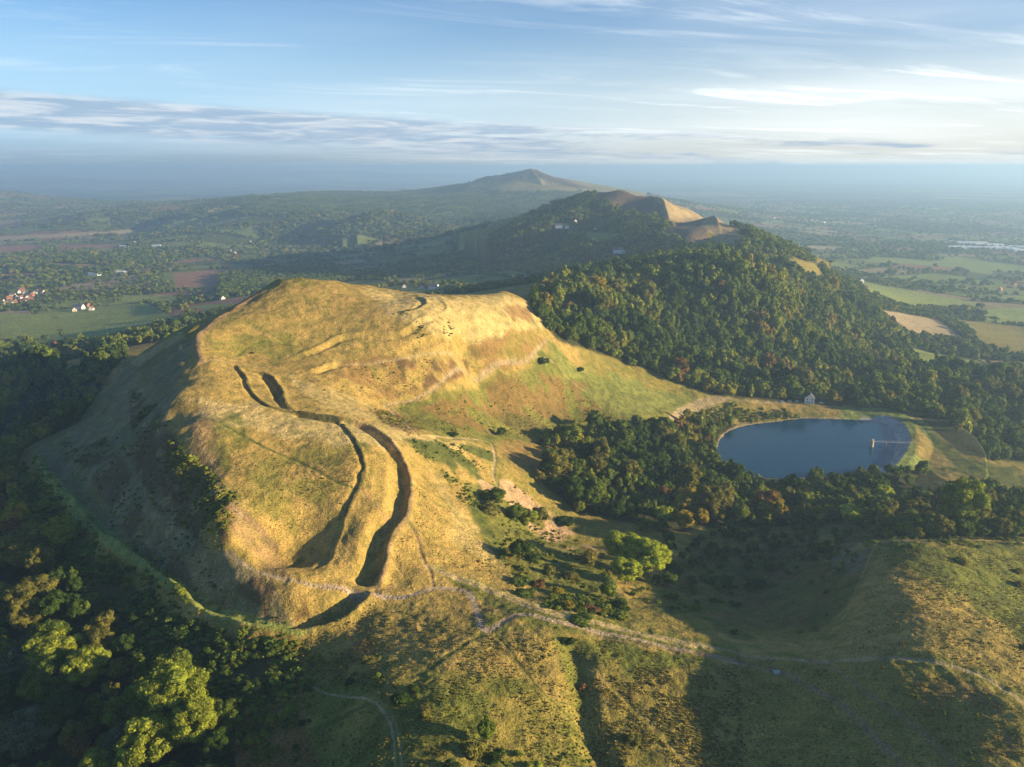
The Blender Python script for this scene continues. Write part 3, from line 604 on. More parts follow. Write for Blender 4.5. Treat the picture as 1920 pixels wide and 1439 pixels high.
if HAZE:
    hm = bpy.data.materials.new('haze_air'); hm.use_nodes = True; nt = hm.node_tree; nt.nodes.remove(nt.nodes['Principled BSDF'])
    pv = nt.nodes.new('ShaderNodeVolumePrincipled'); pv.inputs['Density'].default_value = 1.3e-4; pv.inputs['Color'].default_value = (.44, .69, 1.0, 1); pv.inputs['Anisotropy'].default_value = .35
    nt.links.new(pv.outputs[0], nt.nodes['Material Output'].inputs['Volume'])
    hz = bpy.data.objects.new('haze', box_mesh('haze', -47000, -47000, 30, 47000, 47000, 455)); COL.objects.link(hz); hz['kind'] = 'stuff'; hz['label'] = 'thin morning haze over the hills and plain'; hz['category'] = 'haze'; hz.data.materials.append(hm)
vs = scene.view_settings; vs.view_transform = 'Standard'; vs.look = 'None'; vs.exposure = 1.4; vs.gamma = 1.0
scene.cycles.volume_bounces = 2; scene.cycles.max_bounces = 5; scene.cycles.diffuse_bounces = 2; scene.cycles.transparent_max_bounces = 4
scene.cycles.use_denoising = True
#---TREES---
# ------------------------------------------------------------------ foliage meshes
def cubesphere(k):
    V = []; Fc = []; idx = {}
    for ax in range(3):
        for sg in (-1, 1):
            for i in range(k):
                for j in range(k):
                    q = []
                    for a_, b_ in ((i, j), (i+1, j), (i+1, j+1), (i, j+1)):
                        p = [0, 0, 0]; p[ax] = sg; p[(ax+1) % 3] = 2*a_/k-1; p[(ax+2) % 3] = 2*b_/k-1
                        p = np.array(p, float); p /= np.linalg.norm(p); key = tuple(np.round(p, 4))
                        if key not in idx: idx[key] = len(V); V.append(p)
                        q.append(idx[key])
                    Fc.append(q if sg > 0 else q[::-1])
    return np.array(V), np.array(Fc)
CS = {k: cubesphere(k) for k in (2, 3, 5)}
def crown_mesh(name, seed, nl, nleaf, leaf, k, asp=1.0, flat=0.0, cone=0.0, spread=1.0, lr=1.0):
    """unit-width leafy crown: lumps of leaf sprays round solid inner masses; base at z=0, top about 2*asp"""
    g = np.random.default_rng(seed); lob = []
    for i in range(nl):
        d = g.normal(size=3); d /= np.linalg.norm(d); rr_ = g.uniform(.25, 1)**.5*.66*spread
        c = d*rr_; r_ = g.uniform(.24, .44)*(1.05-.3*rr_)*lr
        if cone: f = 1-cone*(c[2]*.5+.5); c[:2] *= f; r_ *= .6+.4*f
        c[2] = c[2]*(1-flat)
        lob.append((*c, r_))
    lob.append((0, 0, -.05, .52)); lob = np.array(lob)
    Vs, Fs = [], []; n0 = 0; SV, SF = CS[k]
    for c in lob:
        v = SV*c[3]*.86*(1+.16*g.normal(size=(len(SV), 1)))+c[:3]; Vs.append(v); Fs.append(SF+n0); n0 += len(v)
    per = int(nleaf/len(lob)*1.5)
    P, Nn = [], []
    for c in lob:
        d = g.normal(size=(per, 3)); d /= np.linalg.norm(d, axis=1)[:, None]
        p = c[:3]+d*c[3]*(g.uniform(.86, 1.12, (per, 1))+(g.random((per, 1)) < .14)*g.uniform(0, .32, (per, 1)))
        ok = np.ones(per, bool)
        for c2 in lob:
            if c2 is c: continue
            ok &= np.linalg.norm(p-c2[:3], axis=1) > c2[3]*.82
        P.append(p[ok]); Nn.append(d[ok])
    P = np.vstack(P); Nn = np.vstack(Nn); n_ = len(P)
    nr = Nn*.8+g.normal(size=(n_, 3))*.42+np.array([0, 0, .2]); nr /= np.linalg.norm(nr, axis=1)[:, None]
    t = np.cross(nr, g.normal(size=(n_, 3))); t /= np.linalg.norm(t, axis=1)[:, None]; b = np.cross(nr, t)
    s1 = leaf*g.uniform(.6, 1.4, (n_, 1)); s2 = s1*g.uniform(.5, 1, (n_, 1))
    q = np.stack([P-t*s1, P-b*s2, P+t*s1, P+b*s2], 1).reshape(-1, 3)
    Vs.append(q); Fs.append(np.arange(len(q)).reshape(-1, 4)+n0)
    V = np.vstack(Vs); Fq_ = np.vstack(Fs)
    V[:, 2] = (V[:, 2]+.9*(1-flat*.5))*asp
    return mesh_np(name, V, Fq_, None, False)
def trunk_mesh(name, seed, limbs=5):
    """tapered trunk with limbs, unit height 1 to the crown centre"""
    g = np.random.default_rng(seed); Vs, Fs = [], []; n0 = 0; SEG = 7
    def tube(P_, R_):
        nonlocal n0
        for p, r_ in zip(P_, R_):
            a = np.arange(SEG)*2*math.pi/SEG; Vs.append(np.stack([p[0]+r_*np.cos(a), p[1]+r_*np.sin(a), np.full(SEG, p[2])], 1))
        for i in range(len(P_)-1):
            for j in range(SEG): Fs.append([n0+i*SEG+j, n0+i*SEG+(j+1) % SEG, n0+(i+1)*SEG+(j+1) % SEG, n0+(i+1)*SEG+j])
        n0 += len(P_)*SEG
    tube([(0, 0, -.12), (.01, 0, .1), (.02, .01, .45), (.03, .02, .9)], [.075, .052, .042, .026])
    for i in range(limbs):
        a = i*2*math.pi/limbs+g.uniform(0, 1); z0 = g.uniform(.35, .65); l = g.uniform(.3, .5)
        tube([(.02, .01, z0), (.5*l*math.cos(a), .5*l*math.sin(a), z0+.18), (l*math.cos(a), l*math.sin(a), z0+.42)], [.028, .02, .01])
    return mesh_np(name, np.vstack(Vs), np.array(Fs), None, True)
def leafmat(name, c1, c2, tintattr=False):
    m = bpy.data.materials.new(name); m.use_nodes = True; nt = m.node_tree; nt.nodes.remove(nt.nodes['Principled BSDF']); N = nt.nodes.new; Lk = nt.links.new
    oi = N('ShaderNodeObjectInfo'); geo = N('ShaderNodeNewGeometry')
    nz = N('ShaderNodeTexNoise'); nz.inputs['Scale'].default_value = .35; nz.inputs['Detail'].default_value = 2; Lk(geo.outputs['Position'], nz.inputs['Vector'])
    if tintattr:
        at = N('ShaderNodeAttribute'); at.attribute_type = 'INSTANCER'; at.attribute_name = 'tint'
        rp = N('ShaderNodeValToRGB'); Lk(at.outputs['Fac'], rp.inputs[0])
        el = rp.color_ramp.elements; stops = [(0, (.045, .075, .016)), (.3, (.085, .125, .022)), (.55, (.14, .175, .028)), (.75, (.21, .225, .03)), (.88, (.26, .20, .036)), (.95, (.21, .125, .045)), (1, (.17, .085, .04))]
        el[0].position = 0; el[0].color = (*stops[0][1], 1); el[1].position = 1; el[1].color = (*stops[-1][1], 1)
        for p_, c_ in stops[1:-1]: e = el.new(p_); e.color = (*c_, 1)
        base = rp.outputs[0]
    else:
        mx = N('ShaderNodeMix'); mx.data_type = 'RGBA'; Lk(oi.outputs['Random'], mx.inputs['Factor']); mx.inputs['A'].default_value = (*c1, 1); mx.inputs['B'].default_value = (*c2, 1); base = mx.outputs['Result']
    # leaf-to-leaf variation
    mr = N('ShaderNodeMapRange'); Lk(geo.outputs['Random Per Island'], mr.inputs[0]); mr.inputs[3].default_value = .55; mr.inputs[4].default_value = 1.5
    mr2 = N('ShaderNodeMapRange'); Lk(nz.outputs[0], mr2.inputs[0]); mr2.inputs[1].default_value = .3; mr2.inputs[2].default_value = .7; mr2.inputs[3].default_value = .75; mr2.inputs[4].default_value = 1.3
    ml = N('ShaderNodeMath'); ml.operation = 'MULTIPLY'; Lk(mr.outputs[0], ml.inputs[0]); Lk(mr2.outputs[0], ml.inputs[1])
    vm = N('ShaderNodeVectorMath'); vm.operation = 'SCALE'; Lk(base, vm.inputs[0]); Lk(ml.outputs[0], vm.inputs['Scale'])
    d = N('ShaderNodeBsdfDiffuse'); t = N('ShaderNodeBsdfTranslucent'); Lk(vm.outputs[0], d.inputs[0])
    v2 = N('ShaderNodeVectorMath'); v2.operation = 'MULTIPLY'; Lk(vm.outputs[0], v2.inputs[0]); v2.inputs[1].default_value = (1.3, 1.5, .6); Lk(v2.outputs[0], t.inputs[0])
    ms = N('ShaderNodeMixShader'); ms.inputs[0].default_value = .22; Lk(d.outputs[0], ms.inputs[1]); Lk(t.outputs[0], ms.inputs[2]); Lk(ms.outputs[0], nt.nodes['Material Output'].inputs[0])
    return m
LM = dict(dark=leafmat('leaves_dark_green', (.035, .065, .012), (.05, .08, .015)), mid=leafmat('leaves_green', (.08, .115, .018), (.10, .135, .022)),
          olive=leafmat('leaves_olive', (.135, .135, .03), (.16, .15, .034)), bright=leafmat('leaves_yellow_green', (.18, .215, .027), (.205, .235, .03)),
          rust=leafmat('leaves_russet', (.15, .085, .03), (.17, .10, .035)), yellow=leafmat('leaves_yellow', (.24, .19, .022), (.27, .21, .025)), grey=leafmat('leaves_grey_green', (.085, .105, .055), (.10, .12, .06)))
LM['lime'] = leafmat('leaves_lime_green', (.27, .32, .032), (.30, .34, .035))
CNAME = dict(lime='bright lime green', dark='dark green', mid='mid green', olive='olive green', bright='bright yellow-green', rust='russet', yellow='golden yellow', grey='grey-green')
SM = leafmat('leaves_woodland', None, None, True)
bark = simple('bark', (.10, .075, .05), .9, .3, 3)
HI = [crown_mesh('crown_hi_%d' % i, 10+i, 70, 15000, .030, 3, .9, 0, 0, 1.15, .66) for i in range(4)]
MID = [crown_mesh('crown_mid_%d' % i, 30+i, 26, 2600, .06, 3, .92+.08*(i % 3), 0, 0, 1.08, .85) for i in range(5)]
BUSH = [crown_mesh('bush_%d' % i, 50+i, 14, 900, .085, 3, .75, .3) for i in range(3)]
CON = [crown_mesh('conical_crown', 60, 26, 2000, .065, 3, 1.35, 0, .75)]
TR = [trunk_mesh('trunk_%d' % i, i) for i in range(3)]
for m_ in TR: m_.materials.append(bark)
for m_ in HI+MID+BUSH+CON: m_.materials.append(LM['mid'])
# ------------------------------------------------------------------ things
def tag(o, label=None, cat=None, group=None, kind=None):
    if label: o['label'] = label
    if cat: o['category'] = cat
    if group: o['group'] = group
    if kind: o['kind'] = kind
    return o
def ground_z(x, y): return float(bil(Z, np.array([x]), np.array([y]))[0])
ND = []     # placed trees (x, y, r) to keep the wood from growing through
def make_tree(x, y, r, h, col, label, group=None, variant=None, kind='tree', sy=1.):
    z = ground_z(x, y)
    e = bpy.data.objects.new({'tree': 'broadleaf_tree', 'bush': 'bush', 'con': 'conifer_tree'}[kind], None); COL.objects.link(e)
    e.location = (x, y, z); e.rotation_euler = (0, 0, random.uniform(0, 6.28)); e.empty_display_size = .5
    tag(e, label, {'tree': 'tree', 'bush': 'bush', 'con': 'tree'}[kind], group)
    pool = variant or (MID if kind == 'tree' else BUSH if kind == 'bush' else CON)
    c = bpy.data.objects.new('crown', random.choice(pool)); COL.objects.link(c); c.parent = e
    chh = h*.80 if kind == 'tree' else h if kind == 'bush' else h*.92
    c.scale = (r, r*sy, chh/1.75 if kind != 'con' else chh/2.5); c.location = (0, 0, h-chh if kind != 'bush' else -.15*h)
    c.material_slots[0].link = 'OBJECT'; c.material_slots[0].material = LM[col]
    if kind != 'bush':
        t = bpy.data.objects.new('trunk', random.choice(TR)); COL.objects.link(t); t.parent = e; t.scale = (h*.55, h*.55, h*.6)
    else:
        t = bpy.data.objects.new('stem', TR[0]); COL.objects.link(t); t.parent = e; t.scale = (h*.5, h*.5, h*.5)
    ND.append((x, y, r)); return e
def at_crown(px, py, h, up=.55):
    """ground point of a tree whose crown centre shows at the pixel"""
    q = py
    for _ in range(6):
        g = hit(px, q); P = project(g[0], g[1], g[2]+h*up); q += (py-P[1])*.8
    return g
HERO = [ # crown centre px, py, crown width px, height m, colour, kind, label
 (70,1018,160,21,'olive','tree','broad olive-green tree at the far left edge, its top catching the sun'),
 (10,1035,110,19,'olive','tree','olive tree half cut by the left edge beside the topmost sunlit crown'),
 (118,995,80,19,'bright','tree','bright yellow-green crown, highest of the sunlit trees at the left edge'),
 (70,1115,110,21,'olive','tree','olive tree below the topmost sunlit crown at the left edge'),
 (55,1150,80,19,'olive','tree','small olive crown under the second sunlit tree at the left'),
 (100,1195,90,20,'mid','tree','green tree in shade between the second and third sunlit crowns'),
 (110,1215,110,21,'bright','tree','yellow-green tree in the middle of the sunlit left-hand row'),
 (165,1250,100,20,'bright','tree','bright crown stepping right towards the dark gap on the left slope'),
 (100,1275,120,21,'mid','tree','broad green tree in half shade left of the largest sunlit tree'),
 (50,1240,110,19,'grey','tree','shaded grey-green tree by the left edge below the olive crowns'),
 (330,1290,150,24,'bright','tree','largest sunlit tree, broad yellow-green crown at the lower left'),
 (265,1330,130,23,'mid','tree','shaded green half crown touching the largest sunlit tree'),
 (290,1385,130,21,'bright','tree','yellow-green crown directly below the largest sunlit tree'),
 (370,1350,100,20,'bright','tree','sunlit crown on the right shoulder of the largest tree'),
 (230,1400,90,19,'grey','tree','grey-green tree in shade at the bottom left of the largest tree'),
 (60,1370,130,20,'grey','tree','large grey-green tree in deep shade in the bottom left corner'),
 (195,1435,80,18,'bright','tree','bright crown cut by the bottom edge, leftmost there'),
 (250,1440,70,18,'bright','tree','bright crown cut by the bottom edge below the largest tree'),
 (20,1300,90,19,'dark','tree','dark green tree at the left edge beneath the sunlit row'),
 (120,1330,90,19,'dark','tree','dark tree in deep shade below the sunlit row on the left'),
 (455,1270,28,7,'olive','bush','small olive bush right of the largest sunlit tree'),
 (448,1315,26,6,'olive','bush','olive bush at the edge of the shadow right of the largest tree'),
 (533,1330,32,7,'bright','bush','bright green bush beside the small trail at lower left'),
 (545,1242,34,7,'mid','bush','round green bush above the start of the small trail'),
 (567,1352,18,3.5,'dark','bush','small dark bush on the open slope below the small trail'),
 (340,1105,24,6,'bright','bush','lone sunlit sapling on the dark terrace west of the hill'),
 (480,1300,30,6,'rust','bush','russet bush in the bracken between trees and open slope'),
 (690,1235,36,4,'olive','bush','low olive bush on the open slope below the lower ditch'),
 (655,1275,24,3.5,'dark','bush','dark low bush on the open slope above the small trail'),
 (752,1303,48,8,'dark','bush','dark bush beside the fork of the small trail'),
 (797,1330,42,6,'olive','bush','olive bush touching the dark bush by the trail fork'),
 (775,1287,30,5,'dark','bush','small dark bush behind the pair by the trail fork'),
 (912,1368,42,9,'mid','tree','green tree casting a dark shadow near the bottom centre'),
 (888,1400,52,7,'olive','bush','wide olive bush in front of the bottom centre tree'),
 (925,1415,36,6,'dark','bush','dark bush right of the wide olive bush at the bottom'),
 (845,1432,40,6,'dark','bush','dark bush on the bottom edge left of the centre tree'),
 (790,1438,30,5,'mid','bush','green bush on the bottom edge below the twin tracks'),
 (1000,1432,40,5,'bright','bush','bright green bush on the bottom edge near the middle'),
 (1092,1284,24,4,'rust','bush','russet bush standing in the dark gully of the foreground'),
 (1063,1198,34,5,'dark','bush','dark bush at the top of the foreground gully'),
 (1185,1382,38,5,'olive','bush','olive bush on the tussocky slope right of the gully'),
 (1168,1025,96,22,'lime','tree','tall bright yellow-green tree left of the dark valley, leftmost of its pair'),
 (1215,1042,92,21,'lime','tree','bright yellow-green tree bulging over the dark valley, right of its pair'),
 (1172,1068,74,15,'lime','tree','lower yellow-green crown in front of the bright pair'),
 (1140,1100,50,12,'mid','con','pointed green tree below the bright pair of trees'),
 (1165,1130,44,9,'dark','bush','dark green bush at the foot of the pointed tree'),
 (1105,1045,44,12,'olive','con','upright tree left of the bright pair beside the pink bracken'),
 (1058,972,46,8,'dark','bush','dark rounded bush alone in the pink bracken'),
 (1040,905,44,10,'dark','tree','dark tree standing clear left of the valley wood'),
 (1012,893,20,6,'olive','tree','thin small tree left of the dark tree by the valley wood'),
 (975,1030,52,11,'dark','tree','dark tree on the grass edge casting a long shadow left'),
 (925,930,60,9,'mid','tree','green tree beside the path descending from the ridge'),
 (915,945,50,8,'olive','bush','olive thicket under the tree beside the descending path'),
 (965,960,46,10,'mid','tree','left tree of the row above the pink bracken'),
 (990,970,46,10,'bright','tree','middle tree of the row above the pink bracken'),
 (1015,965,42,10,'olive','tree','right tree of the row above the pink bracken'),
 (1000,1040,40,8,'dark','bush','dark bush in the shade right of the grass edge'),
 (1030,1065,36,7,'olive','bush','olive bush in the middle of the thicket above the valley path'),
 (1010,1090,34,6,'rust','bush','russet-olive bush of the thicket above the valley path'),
 (1045,1105,36,6,'yellow','bush','yellowish bush low in the thicket above the valley path'),
 (975,1085,50,6,'mid','bush','long green bush at the left end of the thicket'),
 (985,1110,50,5,'mid','bush','low green bush along the valley path below the thicket'),
 (1070,1075,38,7,'olive','bush','rounded olive bush right of the thicket centre'),
 (1065,1130,34,5,'yellow','bush','small yellowish bush near the valley path'),
 (1110,1140,50,5,'rust','bush','rust-brown bush at the lower corner of the thicket'),
 (1090,1158,60,5,'mid','bush','dark green hedge-like bush closest to the valley path'),
 (1280,975,56,14,'yellow','tree','golden sunlit tree at the edge of the dark valley'),
 (1245,965,50,13,'lime','tree','yellow-green tree next to the golden tree of the valley wood'),
 (1315,968,36,11,'yellow','tree','small golden crown right of the golden tree'),
 (1210,985,40,11,'mid','tree','green tree in shade in front of the yellow-green one'),
 (1020,678,26,8,'mid','tree','round tree standing beside the bend of the upper path'),
 (1088,690,24,6,'dark','bush','lone dark bush on the open grass right of the upper path'),
 (848,812,26,5,'dark','bush','dark bush on the ridge path between the two slopes'),
 (472,661,12,1.5,'dark','bush','tiny dark bush in the hollow of the camp'),
 (608,731,8,1.2,'dark','bush','tiny bush on the smooth slope below the camp'),
 (940,810,26,7,'mid','tree','small tree at the edge of the bracken slope, left of the others'),
 (1218,795,28,9,'mid','tree','rounded tree at the top corner of the valley wood'),
 (1240,790,24,8,'dark','tree','dark tree next to the rounded one at the wood corner'),
 (1802,1048,34,5,'olive','bush','lone round bush on the right-hand hill'),
 (1910,1068,30,5,'olive','bush','upper bush at the right edge of the right-hand hill'),
 (1912,1092,26,4.5,'olive','bush','lower bush at the right edge of the right-hand hill'),
 (1918,1210,20,3,'dark','bush','dark bush cut by the right edge beside the slope'),
 (1600,965,60,12,'lime','tree','yellow-green tree rising behind the rocky crest of the right-hand hill'),
 (1655,925,54,14,'lime','tree','brightest yellow-green crown in the wood before the reservoir'),
 (1690,940,44,13,'olive','tree','olive crown right of the brightest one in the wood before the reservoir'),
 (1760,985,46,12,'olive','tree','tall olive tree at the edge behind the right-hand hill'),
 (1700,992,36,9,'bright','tree','yellow-green tree close behind the grassy crest on the right'),
 (1812,998,30,8,'mid','tree','small rounded tree behind the right crest, left of two'),
 (1842,997,26,7,'mid','tree','small rounded tree behind the right crest, right of two'),
 (1862,990,20,7,'rust','tree','small reddish tree behind the right crest'),
 (1720,1000,22,7,'olive','tree','slim olive tree behind the right crest'),
 (1900,965,44,12,'bright','tree','yellow-green tree at the right edge above the crest'),
 (1848,668,22,9,'yellow','tree','golden tree at the corner of the striped field'),
 (1863,597,22,9,'mid','tree','round tree standing in the field on the right plain'),
 (1838,594,22,9,'mid','tree','round tree left of its twin in the right plain fields'),
 (1260,1062,36,8,'dark','bush','dark bush in the shaded valley right of the bright trees'),
 (1350,1085,60,8,'dark','bush','wide dark bush in the middle of the shaded valley'),
 (1420,1090,36,7,'dark','bush','dark bush right of the wide one in the shaded valley'),
 (1400,1045,30,6,'dark','bush','dark bush high in the shaded valley'),
 (1480,1040,30,5,'olive','bush','olive bush on the shaded slope below the rocky crest'),
 (1380,1130,30,5,'dark','bush','dark bush low in the shaded valley'),
 (1605,1040,20,3,'olive','bush','small bush beside the rocky crest'),
]
NHERO = 0
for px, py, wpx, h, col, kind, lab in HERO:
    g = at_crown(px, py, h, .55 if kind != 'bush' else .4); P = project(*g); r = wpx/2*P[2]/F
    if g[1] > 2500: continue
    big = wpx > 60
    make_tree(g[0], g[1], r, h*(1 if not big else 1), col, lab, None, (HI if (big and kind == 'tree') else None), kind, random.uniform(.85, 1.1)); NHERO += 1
# ------------------------------------------------------------------ wood placement
ANG = np.arctan2(Z-H, RG); CM = np.maximum.accumulate(ANG, axis=0)
ANGB = CM
def near_grid(G, x, y):
    t, l = logpolar(x, y)
    i = np.clip(np.searchsorted(TH, t), 0, NT-1); j = np.clip(np.searchsorted(LR, l), 0, NR-1); return G[j, i]
def visible(x, y, z, h, m=.002):
    t, l = logpolar(x, y); i = np.clip(np.searchsorted(TH, t), 0, NT-1); j = np.clip(np.searchsorted(LR, l)-2, 0, NR-1)
    a = np.arctan2(z+h-H, np.hypot(x, y)); px, py, fw = project(x, y, z+h*.5)
    return (a > CM[j, i]-m) & (px > -160) & (px < 2150) & (py > 200) & (py < 1620) & (y > 0)
def jitgrid(x0, y0, x1, y1, s, g):
    xs = np.arange(x0, x1, s); ys = np.arange(y0, y1, s*.92); gx, gy = np.meshgrid(xs, ys); gx = gx+(np.arange(len(ys)) % 2)[:, None]*s/2
    gx = gx+g.uniform(-.42, .42, gx.shape)*s; gy = gy+g.uniform(-.42, .42, gx.shape)*s; return gx.ravel(), gy.ravel()
TREES = []   # x, y, r, h, tint, region
hx = np.array([t[0] for t in ND]); hy = np.array([t[1] for t in ND]); hr = np.array([t[2] for t in ND])
FO = FOREST.reshape(NR, NT)
for wi, (m, s, tg, P, r0, r1) in enumerate(WM):
    mg = m.reshape(NR, NT); ii = np.flatnonzero(m)
    if len(ii) == 0: continue
    x0, x1, y0, y1 = xf[ii].min(), xf[ii].max(), yf[ii].min(), yf[ii].max()
    x0 = max(x0, -4500); x1 = min(x1, 4500)
    x, y = jitgrid(x0, y0, x1, y1, s, rng)
    k = near_grid(mg, x, y) & ((near_grid(FO, x, y) > .3) | (tg == 's')); x, y = x[k], y[k]
    z = bil(Z, x, y); k = visible(x, y, z, 14); x, y, z = x[k], y[k], z[k]
    n_ = len(x); sz = np.exp(rng.normal(0, .29, n_))*(.75+.55*fbm(x/40, y/40, 2, 91))
    r = s*.60*sz; h = s*1.25*sz*rng.uniform(.85, 1.15, n_)
    if tg == 's': r *= .45; h *= .35
    if tg == 'h': h = np.minimum(h, 17)
    cl = fbm(x/55, y/55, 3, 93)
    tint = np.clip((cl-.5)*1.3+.42+rng.normal(0, .13, n_), 0, 1)
    if tg == 's': tint *= .4
    if tg == 'h': tint = np.clip(tint*.8, 0, .6)
    TREES.append(np.stack([x, y, z, r, h, tint, np.full(n_, wi)], 1))
# plain: hedges and copses
for ra, rb, s, hw in [(1000, 2400, 9.5, 6), (2400, 4500, 15, 9), (4500, 9500, 30, 17)]:
    x, y = jitgrid(-rb*.72, ra*.7, rb*.72, rb, s, rng); rad = np.hypot(x, y); k = (rad > ra) & (rad <= rb) & (np.abs(x) < y*.74); x, y = x[k], y[k]
    pl_ = near_grid(plain.reshape(NR, NT), x, y); fo = near_grid(FO, x, y)
    _, fd = fields(x, y, 3); cop_ = fbm(x/700, y/700, 4, 77); ho = near_grid(hole.reshape(NR, NT), x, y); dn = near_grid(dense.reshape(NR, NT), x, y)
    gap = fbm(x/120, y/120, 2, 13)
    den = np.where(fd < hw, np.where(gap > .46, .8, .16), .012)+.9*(cop_ > .62)+.14*dn+.25*(fbm(x/260, y/260, 2, 14) > .62)
    den = den*(ho < .4)*(pl_ > .4)
    k = rng.random(len(x)) < den; x, y = x[k], y[k]; z = bil(Z, x, y); k = visible(x, y, z, 12, .001); x, y, z = x[k], y[k], z[k]
    n_ = len(x); sz = np.exp(rng.normal(0, .3, n_)); r = np.minimum(s*.5, 9)*sz*rng.uniform(.8, 1.25, n_); h = np.minimum(s*1.0, 13)*sz**.7
    tint = np.clip(.38+rng.normal(0, .24, n_), 0, 1); TREES.append(np.stack([x, y, z, r, h, tint, np.full(n_, 50)], 1))
TA = np.vstack(TREES)
# keep clear of the placed trees, the water and each path
keep = np.ones(len(TA), bool)
nearm = np.hypot(TA[:, 0], TA[:, 1]) < 1500
for x_, y_, r_ in ND: keep &= ~(nearm & ((TA[:, 0]-x_)**2+(TA[:, 1]-y_)**2 < (r_*.85+TA[:, 3]*.35)**2))
keep &= ~(nearm & (TA[:, 2] < WL+.6) & (np.hypot(TA[:, 0]-cx, TA[:, 1]-cyy) < 160))
for px_, py_, cr_, rm_ in [(1517,756,15,300),(1500,757,10,300),(1485,757,10,300),(1468,757,9,300),(1540,758,9,300),(1517,762,12,300),(150,582,40,1000),(165,580,30,1000),(800,545,34,1000),(760,543,20,1000),(1162,478,40,1000),(1054,432,40,1000),(1118,433,25,1000),(1075,570,22,700),(1092,577,22,700),(1612,534,20,700),(1620,548,16,700),(177,520,45,1000),(225,516,40,1000),(1892,694,22,700),(1908,697,18,700),(395,566,25,1000),(417,565,25,1000),(38,560,70,1000),(65,553,50,1000)]:
    h_ = hit(px_, py_, rm_); keep &= (TA[:, 0]-h_[0])**2+(TA[:, 1]-h_[1])**2 > (cr_*.7)**2
TA = TA[keep]
# size on screen -> the nearest ones become single trees
pX, pY, fw = project(TA[:, 0], TA[:, 1], TA[:, 2]+TA[:, 4]*.6)
size = TA[:, 3]/fw*F
inside = (pX > 5) & (pX < 1915) & (pY < 1430) & visible(TA[:, 0], TA[:, 1], TA[:, 2], 8, 0)
NSOLO = 300-sum(1 for h_ in HERO if h_[5] != 'bush')
order = np.argsort(-size*inside); solo = order[:NSOLO]
SITES = [((0,960,260,1240),'shaded wood on the left slope below the terrace'), ((0,700,300,960),'dark wood on the far left slope'), ((0,1240,330,1450),'deep shade at the bottom left corner'), ((260,1150,620,1450),'bracken and scrub at lower left'),
 ((1000,820,1180,905),'upper part of the valley wood below the bracken slope'), ((1000,905,1200,1010),'valley wood near the pink bracken'), ((1180,780,1345,870),'wood at the left shore of the reservoir'), ((1180,870,1345,1000),'valley wood below the left end of the reservoir'),
 ((1345,860,1520,990),'wood in front of the middle of the reservoir'), ((1520,860,1720,1010),'wood in front of the dam end of the reservoir'), ((1720,860,1930,1020),'wood at the right edge above the grassy crest'), ((1250,730,1560,800),'scrub strip between the reservoir and the track'), ((1000,480,2000,780),'wooded slopes beyond the reservoir')]
def site(px, py):
    for (a_, b_, c_, d_), n_ in SITES:
        if a_ <= px < c_ and b_ <= py < d_: return n_
    return 'woodland around the grassy hills'
def colname(t): return 'dark' if t < .3 else 'mid' if t < .5 else 'olive' if t < .68 else 'bright' if t < .8 else 'yellow' if t < .88 else 'rust'
for k_ in solo:
    x, y, z, r, h, tint, wi = TA[k_]; c = colname(tint); st_ = site(pX[k_], pY[k_]); px_sz = size[k_]*2
    sw = 'broad' if r > 6.2 else 'small' if r < 4 else 'rounded'
    if r < 2.6: make_tree(x, y, r, max(h, 2.), c, f'low {CNAME[c]} bush in the {st_}', f'bushes in the {st_}', None, 'bush')
    else: make_tree(x, y, r, h, c, f'{sw} {CNAME[c]} tree in the {st_}', f'trees in the {st_}', HI[:] if px_sz > 62 else None, 'tree', random.uniform(.85, 1.15))
rest = np.ones(len(TA), bool); rest[solo] = False; TB = TA[rest]
